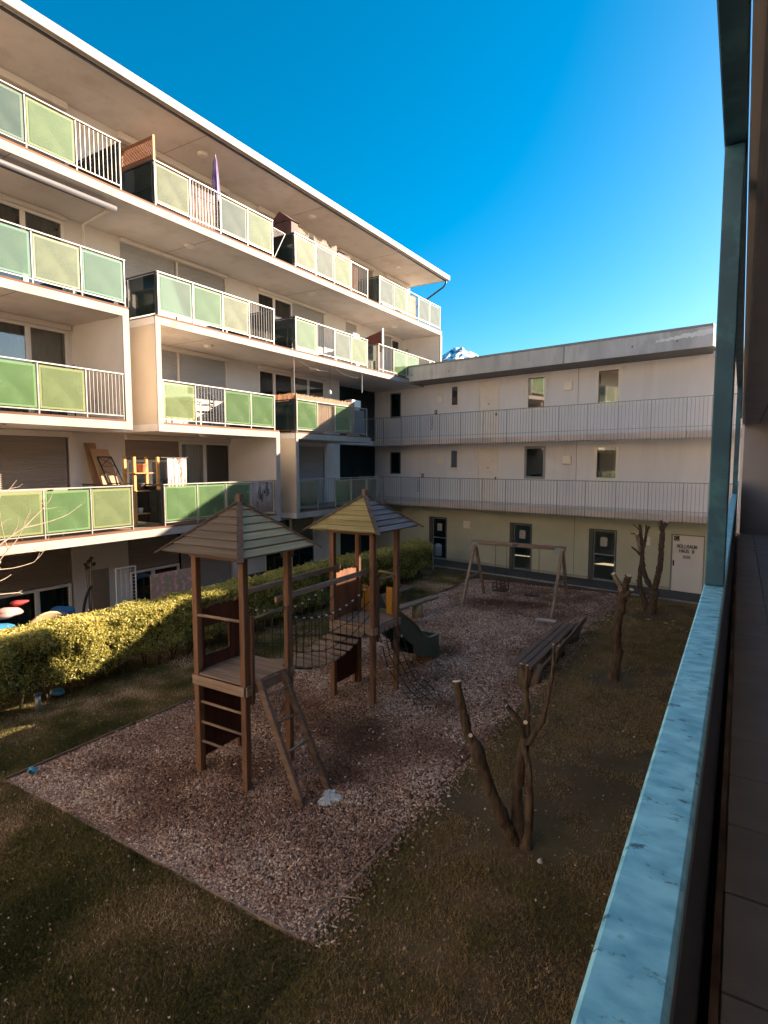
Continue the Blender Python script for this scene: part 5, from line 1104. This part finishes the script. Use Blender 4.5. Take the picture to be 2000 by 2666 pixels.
chair('white plastic chair beside the table behind green glass, second floor', -13.5, 10.7, FZ[2] + .02, R(90), WPL); chair('black chair behind the white bars on the second floor', -13.4, 11.95, FZ[2] + .02, R(-60), BLK)
chair('dark wooden chair behind bars at the right of the left second-floor balcony', -14.0, 8.1, FZ[2] + .02, R(90), mat('dark_brown_chair', (.05, .03, .03)))
chair('white plastic chair behind light green glass on the first floor at left', -13.5, 6.4, FZ[1] + .02, R(20), WPL); chair('second white chair near the glass on the first floor at far left', -13.6, 5.5, FZ[1] + .02, R(-70), WPL)
chair('light wooden chair behind green glass beside the flowered curtain', -13.6, 11.5, FZ[1] + .02, R(60), mat('light_pine_chair', (.50, .32, .16)))
def table(label, x, y, z, wx, wy, h, m, n_=1):
    t = root('garden_table', label, 'table', (x, y, z)); obj('table_top', B(x - wx / 2, x + wx / 2, y - wy / 2, y + wy / 2, z + h - .03, z + h), m, t, bevel=.006)
    for sx in (-1, 1):
        for sy in (-1, 1): obj('leg', B(x + sx * (wx / 2 - .05) - .02, x + sx * (wx / 2 - .05) + .02, y + sy * (wy / 2 - .05) - .02, y + sy * (wy / 2 - .05) + .02, z, z + h - .031), m, t)
table('white slatted table behind green glass on the first floor at left', -13.45, 7.05, FZ[1] + .02, .7, 1.0, .74, WPL); table('white table behind the yellow-green glass on the second floor', -13.5, 11.35, FZ[2] + .02, .6, .7, .72, WPL)
table('pale grey table in the ground floor garden beyond the hedge', -13.3, 11.9, 0, .7, .9, .80, mat('pale_grey_table', (.42, .42, .42)))
# propped picture frames (leaning on the wall, storey 1)
CARD = mat('brown_cardboard', (.42, .24, .12), (.34, .19, .09), 3, rough=.9)
def leaning(label, y0, y1, z0, z1, x0, x1, m, th=.03, cat='board', skew=0): 
    return obj('leaning_board', MB().add([(x0, y0 + skew, z0), (x0, y1 + skew, z0), (x1, y1, z1), (x1, y0, z1), (x0 + th, y0 + skew, z0), (x0 + th, y1 + skew, z0), (x1 + th, y1, z1), (x1 + th, y0, z1)], [(0, 1, 2, 3), (7, 6, 5, 4), (0, 4, 5, 1), (1, 5, 6, 2), (2, 6, 7, 3), (3, 7, 4, 0)]), m, label=label, cat=cat)
leaning('tall brown cardboard sheet propped against the first-floor wall, rearmost', 9.10, 9.42, FZ[1] + .9, 5.03, -14.60, -14.86, CARD, skew=.1)
leaning('wide brown board leaning before the cardboard sheet on the first floor', 9.18, 9.68, FZ[1] + .9, 4.87, -14.45, -14.72, mat('tan_board', (.50, .30, .16)), skew=.18)
pf = root('picture_frame', 'black metal frame with crossed wires leaning on the first-floor boards', 'frame', (-14.3, 9.6, FZ[1] + .02))
fr_ = MB(); c4 = [Vector((-14.36, 9.46, 3.95)), Vector((-14.36, 9.90, 3.95)), Vector((-14.62, 9.72, 4.66)), Vector((-14.62, 9.32, 4.66))]
for i in range(4): fr_.beam(c4[i], c4[(i + 1) % 4], .03, .03)
obj('frame', fr_, BLK, pf); wv = MB(); wv.beam(c4[3] + Vector((.01, 0, 0)), c4[3].lerp(c4[0], .35).lerp(c4[2].lerp(c4[1], .35), 1), .012, .012); wv.beam(c4[2], c4[3].lerp(c4[0], .35), .012, .012); wv.beam(c4[3].lerp(c4[0], .35), c4[2].lerp(c4[1], .35), .012, .012)
wv.beam(c4[3].lerp(c4[0], .5), c4[0].lerp(c4[1], .5) + Vector((0, 0, .2)), .012, .012); wv.beam(c4[2].lerp(c4[1], .5), c4[0].lerp(c4[1], .5) + Vector((0, 0, .2)), .012, .012); obj('cross_wires', wv, BLK, pf)
obj('cabinet_stand', B(-14.9, -14.15, 9.0, 9.95, FZ[1] + .02, FZ[1] + .88), mat('grey_storage_box', (.3, .27, .24)), label='low grey storage chest under the propped boards, first floor', cat='chest')
# plant shelf
sh = root('plant_shelf', 'pine plant shelf with pots beside the flowered curtain on the first floor', 'shelf', (-13.6, 10.0, FZ[1] + .02))
PINE = wood('pine_board', (.62, .36, .14), (.50, .27, .10), 'z', dark=(.3, .15, .05), rand=.05)
for x, y in ((-13.9, 9.62), (-13.5, 9.62), (-13.9, 10.28), (-13.42, 10.28)): obj('upright', B(x - .035, x + .035, y - .035, y + .035, FZ[1] + .02, 4.66), PINE, sh)
for z in (3.15, 3.75, 4.22): obj('shelf_board', B(-13.95, -13.40, 9.58, 10.32, z, z + .025), PINE, sh)
def pot(label, x, y, z, r, m, plant=None):
    p = root('flower_pot', label, 'flower pot', (x, y, z)); obj('pot', MB().tube([(x, y, z), (x, y, z + r * 1.3), (x, y, z + r * 1.3 + .001), (x, y, z + r * 1.65)], [r * .68, r * .95, r * 1.06, r * 1.06], 16), m, p)
    if plant: 
        m_ = MB(); rr = random.Random(int(x * 100))
        for i in range(60):
            a = rr.uniform(0, 6.28); e = rr.uniform(.1, 1) * r * 1.8; c_ = Vector((x + e * math.cos(a), y + e * math.sin(a), z + r * 1.6 + rr.uniform(0, .25))); d_ = Vector((rr.uniform(-1, 1), rr.uniform(-1, 1), rr.uniform(.2, 1))) * .035; e_ = d_.cross(Vector((rr.random(), rr.random(), .3))).normalized() * .015
            m_.add([c_ - d_, c_ + e_, c_ + d_, c_ - e_], [(0, 1, 2, 3)])
        tag(obj('leaves', m_, plant, p, fix=False), kind='stuff')
TER = mat('terracotta', (.46, .17, .08), (.36, .13, .06), 4, rough=.8)
pot('terracotta pot on the top board of the pine plant shelf', -13.55, 9.88, 4.246, .14, TER); pot('dark pot on the middle board of the pine plant shelf', -13.6, 9.85, 3.776, .12, mat('dark_pot', (.05, .04, .04))); pot('small orange pot at the front end of the middle shelf board', -13.55, 10.12, 3.776, .07, TER)
pot('white pot standing on the bottom board of the pine plant shelf', -13.55, 9.8, 3.176, .08, WPL)
# flowered curtain
def hanging(name, label, cat, x, y0, y1, z0, z1, m, amp=.02, n=40, ax='y', wv_=2.0):
    mb = MB()
    for s_ in (0, .006):
        for z in (z0, z1):
            for i in range(n + 1):
                u = y0 + (y1 - y0) * i / n; d = amp * math.sin(i * wv_ * .55) + amp * .4 * math.sin(i * 1.7)
                mb.v.append((x + d + s_, u, z) if ax == 'y' else (u, x + d + s_, z))
    q = n + 1
    for i in range(n): mb.f += [(i, i + 1, q + i + 1, q + i), (2 * q + i + 1, 2 * q + i, 3 * q + i, 3 * q + i + 1)]
    mb.f += [(i + 1, i, 2 * q + i, 2 * q + i + 1) for i in range(n)] + [(q + i, q + i + 1, 3 * q + i + 1, 3 * q + i) for i in range(n)] + [(0, q, 3 * q, 2 * q), (n, 2 * q + n, 3 * q + n, q + n)]
    return obj(name, mb, m, smooth=True, label=label, cat=cat)
FLOW = mat('white_flowered_cloth', (.66, .60, .54), (.60, .53, .47), 4, rough=.9, c3=(.50, .12, .09), s3=9, f3=.85, t3=(.56, .60), rand=0)
hanging('flowered_curtain', 'white curtain with red flower print hanging by the plant shelf', 'curtain', -13.20, 10.40, 11.02, FZ[1] + .35, 4.62, FLOW, .022, 30)
obj('rod', MB().tube([(-13.19, 10.2, 4.64), (-13.19, 11.1, 4.64)], .012, 8), BLK, label='thin dark pole carrying the flowered curtain', cat='pole')
hanging('striped_cloth', 'pinkish striped cloth behind the bars at the shaded end, first floor', 'cloth', XF - .13, 13.22, 14.24, FZ[1] + .12, FZ[1] + 1.08, mat('pink_striped_cloth', (.50, .40, .36), (.40, .31, .28), 5, (1, 14, .3), rough=.9), .006, 20)
gm = MB(); rr = random.Random(3)
for i in range(9):
    y = 13.5 + i * .065; h1 = .12 + .07 * ((i * 7) % 5); z = FZ[1] + .35 + .05 * ((i * 3) % 4) + .04 * i
    gm.box(XF - .105, XF - .10, y, y + .03, z, z + h1)
    if i % 3 == 0: gm.box(XF - .105, XF - .10, y, y + .1, z - .05, z - .025)
gr_ = obj('dark_figures', gm, BLK, label='dark abstract strokes hung before the striped cloth, first floor', cat='decoration')
# AC box, wreath, cords
bx_ = root('wooden_crate_box', 'small white box with brown front on the railing of the corner balcony', 'box', (-13.0, 19.15, 6.66))
obj('box', B(-13.28, -12.95, 18.85, 19.45, FZ[2] + 1.12, FZ[2] + 1.42), FRAMEW, bx_); obj('front', B(-13.25, -12.98, 18.846, 18.849, FZ[2] + 1.15, FZ[2] + 1.38), CARD, bx_)
obj('shelf_stand', B(-13.25, -12.98, 18.9, 19.4, FZ[2] + .02, FZ[2] + 1.118), FRAMEW, label='white stand below the small box on the corner balcony', cat='stand')
wre = MB(); 
for i in range(12): a = 2 * math.pi * i / 12; b_ = 2 * math.pi * (i + 1) / 12; wre.beam((-14.9, 9.02 + .07 * math.cos(a), 6.95 + .11 * math.sin(a)), (-14.9, 9.02 + .07 * math.cos(b_), 6.95 + .11 * math.sin(b_)), .04, .04)
obj('wreath', wre, mat('dry_wreath', (.16, .07, .05)), label='small dark dried wreath hanging on the second-floor wall', cat='wreath')
def cord(label, pts, r=.008, m=None): return obj('garland', MB().tube(smooth_path([Vector(p) for p in pts], 5), r, 5), m or FRAMEW, label=label, cat='cord')
zs = FZ[3] - .2
cord('pale cord hanging straight down to the left end of the reed screen', [(-12.95, 15.42, zs), (-12.95, 15.43, 7.3), (-12.95, 15.45, 6.84)]); 
cord('pale garland looping under the ceiling above the reed screen, left loop', [(-13.1, 15.8, zs), (-13.1, 16.3, zs - .14), (-13.1, 16.9, zs - .20), (-13.1, 17.5, zs - .17)], .012)
cord('pale garland looping under the ceiling above the reed screen, right loop', [(-13.1, 18.0, zs), (-13.1, 18.5, zs - .14), (-13.1, 19.1, zs - .18), (-13.1, 19.5, zs - .15)], .012)
cord('short white cord hanging at the right end of the corner balcony', [(-12.95, 19.55, zs), (-12.96, 19.57, zs - .4), (-12.95, 19.55, zs - .75)], .012)
hb = root('hanging_bulb', 'small white bulb on a thin wire under the corner balcony ceiling', 'lamp', (-13.0, 17.5, 7.0)); obj('wire', MB().tube([(-13.0, 17.5, zs), (-13.0, 17.5, 7.15)], .005, 5), BLK, hb); blob('bulb', (-13.0, 17.5, 7.08), .06, LAMP, None, None, (1, 1, 1.2), 3, hb)
# brown plank awning on third-floor right, dark potted plant
obj('plank_screen', MB().add([(-13.0, 21.1, FZ[3] + .9), (-14.2, 21.1, FZ[3] + .9), (-14.2, 21.1, FZ[3] + 1.45), (-13.0, 21.1, FZ[3] + 1.75), (-13.0, 21.15, FZ[3] + .9), (-14.2, 21.15, FZ[3] + .9), (-14.2, 21.15, FZ[3] + 1.45), (-13.0, 21.15, FZ[3] + 1.75)], [(0, 1, 2, 3), (7, 6, 5, 4), (0, 4, 5, 1), (1, 5, 6, 2), (2, 6, 7, 3), (3, 7, 4, 0)]), mat('dark_red_planks', (.17, .05, .04), (.09, .03, .025), 4, (1, 1, 9)), label='dark red slatted screen standing across the third-floor end balcony', cat='screen')
obj('plank_screen_post', B(-12.99, -12.93, 21.09, 21.16, FZ[3] + .03, FZ[3] + 1.85), FRAMEW, label='white post at the front end of the dark red screen', cat='post')
pot('dark bushy plant behind the third-floor railing near the grey parapet', -13.1, 23.3, FZ[3] + .9, .13, BLK, mat('dark_foliage', (.03, .045, .02)))
obj('plant_table', B(-13.3, -12.95, 23.0, 23.6, FZ[3] + .03, FZ[3] + .898), BLK, label='black plant stand on the third-floor end balcony', cat='stand')
# ground-floor garden beyond the hedge
tb = root('laundry_rack', 'white wire laundry rack standing folded behind the sunlit hedge', 'laundry rack', (-13.6, 9.5, 0))
f_ = MB(); c4 = [Vector((-13.6, 9.05, .5)), Vector((-13.6, 9.62, .5)), Vector((-13.6, 9.62, 1.78)), Vector((-13.6, 9.05, 1.78))]
for i in range(4): f_.tube([c4[i], c4[(i + 1) % 4]], .018, 6)
f_.tube([(-13.6, 9.05, .52), (-13.6, 9.05, 0)], .018, 6); f_.tube([(-13.6, 9.62, .52), (-13.6, 9.62, 0)], .018, 6); obj('frame', f_, FRAMEW, tb)
w_ = MB()
for i in range(1, 14): z = .5 + 1.28 * i / 14; w_.tube([(-13.6, 9.05, z), (-13.6, 9.62, z)], .006, 5)
for i in range(1, 4): w_.tube([(-13.6, 9.05 + .57 * i / 4, .5), (-13.6, 9.05 + .57 * i / 4, 1.78)], .006, 5)
obj('wires', w_, FRAMEW, tb)
obj('garden_hoop', MB().tube([(-13.9 + .02 * math.sin(t_ * 3), 8.62 + .34 * -math.cos(t_ * math.pi), .25 + 1.15 * math.sin(t_ * math.pi)) for t_ in [i / 18 for i in range(19)]], .035, 8), mat('black_foam_tube', (.03, .025, .025), rough=.8), smooth=True, label='black foam tube bent into an arch against the ground floor wall', cat='hoop')
def panel(name, label, cat, x, y0, y1, z0, z1, m, th=.04): return obj(name, B(x, x + th, y0, y1, z0, z1), m, label=label, cat=cat, bevel=.01)
FLW2 = mat('pink_flower_print', (.30, .28, .17), (.48, .22, .17), 7, rough=.9, c3=(.75, .33, .38), s3=7, f3=.9, t3=(.54, .58), rand=0)
panel('flower_print_screen', 'privacy screen printed with pink flowers right of the laundry rack', 'screen', -13.2, 9.75, 11.3, .1, 1.55, FLW2)
panel('flower_print_screen', 'narrow greenish printed screen left of the laundry rack', 'screen', -13.85, 8.55, 9.0, .1, 1.8, mat('green_flower_print', (.10, .11, .06), (.17, .10, .07), 6, rough=.9, c3=(.32, .10, .06), s3=6, f3=.7, rand=0))
dp = root('dried_flowers', 'bunch of dried dark flower heads standing by the ground floor wall', 'plant', (-14.3, 8.75, 0))
s_ = MB()
for i, (dy, h_) in enumerate(((0, 1.95), (.08, 2.02), (-.10, 1.88), (.14, 1.86), (-.04, 1.78))): s_.tube([(-14.3, 8.75, 0), (-14.28, 8.75 + dy * .5, 1.2), (-14.27, 8.75 + dy, h_)], .008, 5)
obj('stems', s_, mat('dry_stem', (.12, .08, .05)), dp)
for i, (dy, h_) in enumerate(((0, 1.97), (.08, 2.04), (-.10, 1.90), (.14, 1.88), (-.04, 1.80))): blob('flower_head', (-14.27, 8.75 + dy, h_), .055, mat('dry_flower', (.10, .05, .045)), None, None, (1, 1, .8), 60 + i, dp)
disc = MB().tube([(-12.35, 6.55, 1.02), (-12.39, 6.55, 1.04)], [.42, .42], 28); obj('round_lid', disc, mat('beige_plastic_disc', (.52, .37, .20), rough=.6), label='large beige round lid standing behind the hedge at left', cat='lid', bevel=.01)
blob('inflatable', (-12.7, 5.75, 1.0), .34, mat('blue_tarpaulin', (.03, .20, .36), (.02, .12, .26), 4, rough=.5), 'crumpled bright blue tarpaulin behind the hedge at the left edge', 'tarpaulin', (1, 1, .8), 71)
blob('inflatable', (-13.1, 7.3, 1.05), .22, mat('dark_blue_plastic_sheet', (.03, .12, .22)), 'dark blue plastic sheet heap right of the round lid', 'plastic sheet', (1, 1.2, 1), 72)
blob('cushion', (-12.9, 6.1, 1.38), .17, mat('pink_cloth', (.48, .27, .24)), 'pale pink cushion on the heap behind the hedge', 'cushion', (1, 1.5, .6), 73); blob('cushion', (-12.95, 6.35, 1.55), .10, mat('red_cloth', (.38, .03, .035)), 'red cloth bundle on top of the pink cushion', 'cloth', (1, 1.9, .6), 74)
blob('cushion', (-12.75, 7.05, 1.12), .14, mat('mauve_cloth', (.30, .18, .24)), 'mauve cloth bundle beside the round lid', 'cloth', (1, 1.4, .6), 75)
obj('garden_bench_box', B(-13.4, -12.45, 5.1, 7.8, 0, .82), mat('dark_garden_box', (.05, .045, .04)), label='dark storage bench carrying the heap of garden things', cat='storage bench')
# storage rack with a lamp and pots in the dark garden corner below the corner balconies
rk = root('garden_shelf', 'dark metal shelf with baskets in the shaded garden corner', 'shelf', (-14.0, 16.1, 0))
for y in (15.7, 16.6): 
    for x in (-14.2, -13.8): obj('upright', B(x - .015, x + .015, y - .015, y + .015, 0, 2.0), BLK, rk)
for z in (.5, 1.1, 1.7): obj('shelf_board', B(-14.22, -13.78, 15.68, 16.62, z, z + .03), BLK, rk)
for i, (y, z) in enumerate(((15.95, 1.14), (16.35, 1.14), (16.1, 1.74))): pot('grey basket number on the dark garden shelf'.replace('number', ('left of the middle board', 'right of the middle board', 'on the top board')[i]), -14.0, y, z - .01, .13, mat('grey_basket', (.2, .17, .14)))
chair('pale folding chair in the shaded garden corner beyond the hedge', -13.3, 17.0, 0, R(120), mat('pale_grey_chair', (.25, .25, .25)))
table('dark garden table under the first-floor slab beyond the hedge', -13.6, 14.6, 0, .8, 1.2, .75, mat('dark_wood_table', (.05, .03, .025)))
obj('garden_wall', B(-14.9, -14.6, 20.0, 20.3, 0, 2.55), GREENPL, label='narrow olive pier where the two buildings meet', cat='pier')
# sign plates and ornaments on the gallery rails
def onrail(u, z): return fw(u, -1.43, z)
for u, z, lab in ((-11.96, 3.93, 'small dark red sign plate on the lower gallery rail'), (-11.25, 6.66, 'small dark sign plate on the upper gallery rail')):
    s = root('sign_plate', lab, 'sign', fw(u, -1.40, z), rz=-AL); obj('plate', B(-.06, .06, -.012, .012, -.06, .10), mat('dark_red_plate', (.12, .03, .03)), s); obj('mark', B(-.03, .03, -.0145, -.0125, -.02, .06), PAPER, s)
for u, z, lab in ((-12.15, 3.55, 'metal garland ornament hung on the lower gallery railing'), (-11.45, 6.25, 'metal garland ornament hung on the upper gallery railing')):
    s = root('rail_ornament', lab, 'ornament', fw(u, -1.44, z), rz=-AL)
    for j in range(5):
        rg = MB(); 
        for i in range(10): a = 2 * math.pi * i / 10; b_ = 2 * math.pi * (i + 1) / 10; r_ = .07 - .008 * j; rg.beam((r_ * math.cos(a), 0, .2 - j * .12 + r_ * math.sin(a)), (r_ * math.cos(b_), 0, .2 - j * .12 + r_ * math.sin(b_)), .01, .014)
        obj('ring', rg, mat('old_brass', (.18, .14, .13), metal=.5), s)

# ------------------------------------------------------------------ SNOWY MOUNTAIN
mt = MB(); az0 = R(-24.06); D0 = 5200; n = 60; rr = random.Random(5); rows = 26
for j in range(rows):
    for i in range(n):
        f_ = i / (n - 1) * 2 - 1; az = az0 + f_ * R(9); g_ = j / (rows - 1)
        prof = 1 - abs(f_ - .0) ** 1.3 * .55 - (.012 if f_ > .02 else 0)
        h_ = D0 * .193 * prof; d = D0 - 2300 * (1 - g_) 
        nz = (hash_noise(f_ * 30 + 9, g_ * 9, 1.0, 61) - .5) * 60 + (hash_noise(f_ * 70 + 9, g_ * 26, 1.0, 62) - .5) * 34
        z = h_ * (g_ ** .85) + float(nz) * (.35 + .65 * g_) * (1 if j < rows - 1 else .35)
        mt.v.append((d * math.sin(az), d * math.cos(az), z))
for j in range(rows - 1):
    for i in range(n - 1): mt.f.append((j * n + i, j * n + i + 1, (j + 1) * n + i + 1, (j + 1) * n + i))
for i in range(n): x, y, z = mt.v[(rows - 1) * n + i]; mt.v.append((x * 1.3, y * 1.3, -1.0))
for i in range(n - 1): mt.f.append(((rows - 1) * n + i, (rows - 1) * n + i + 1, rows * n + i + 1, rows * n + i))
m = mat('haze_blue_snowy_rock', (.05, .17, .30), (.04, .13, .24), .004, rough=.9, rand=0, c3=(.9, .9, .9), s3=.012, f3=1.0, t3=(.43, .48), detail=8)  # distance haze painted as blue into the rock colour
tag(obj('mountain', mt, m, smooth=False), kind='structure')
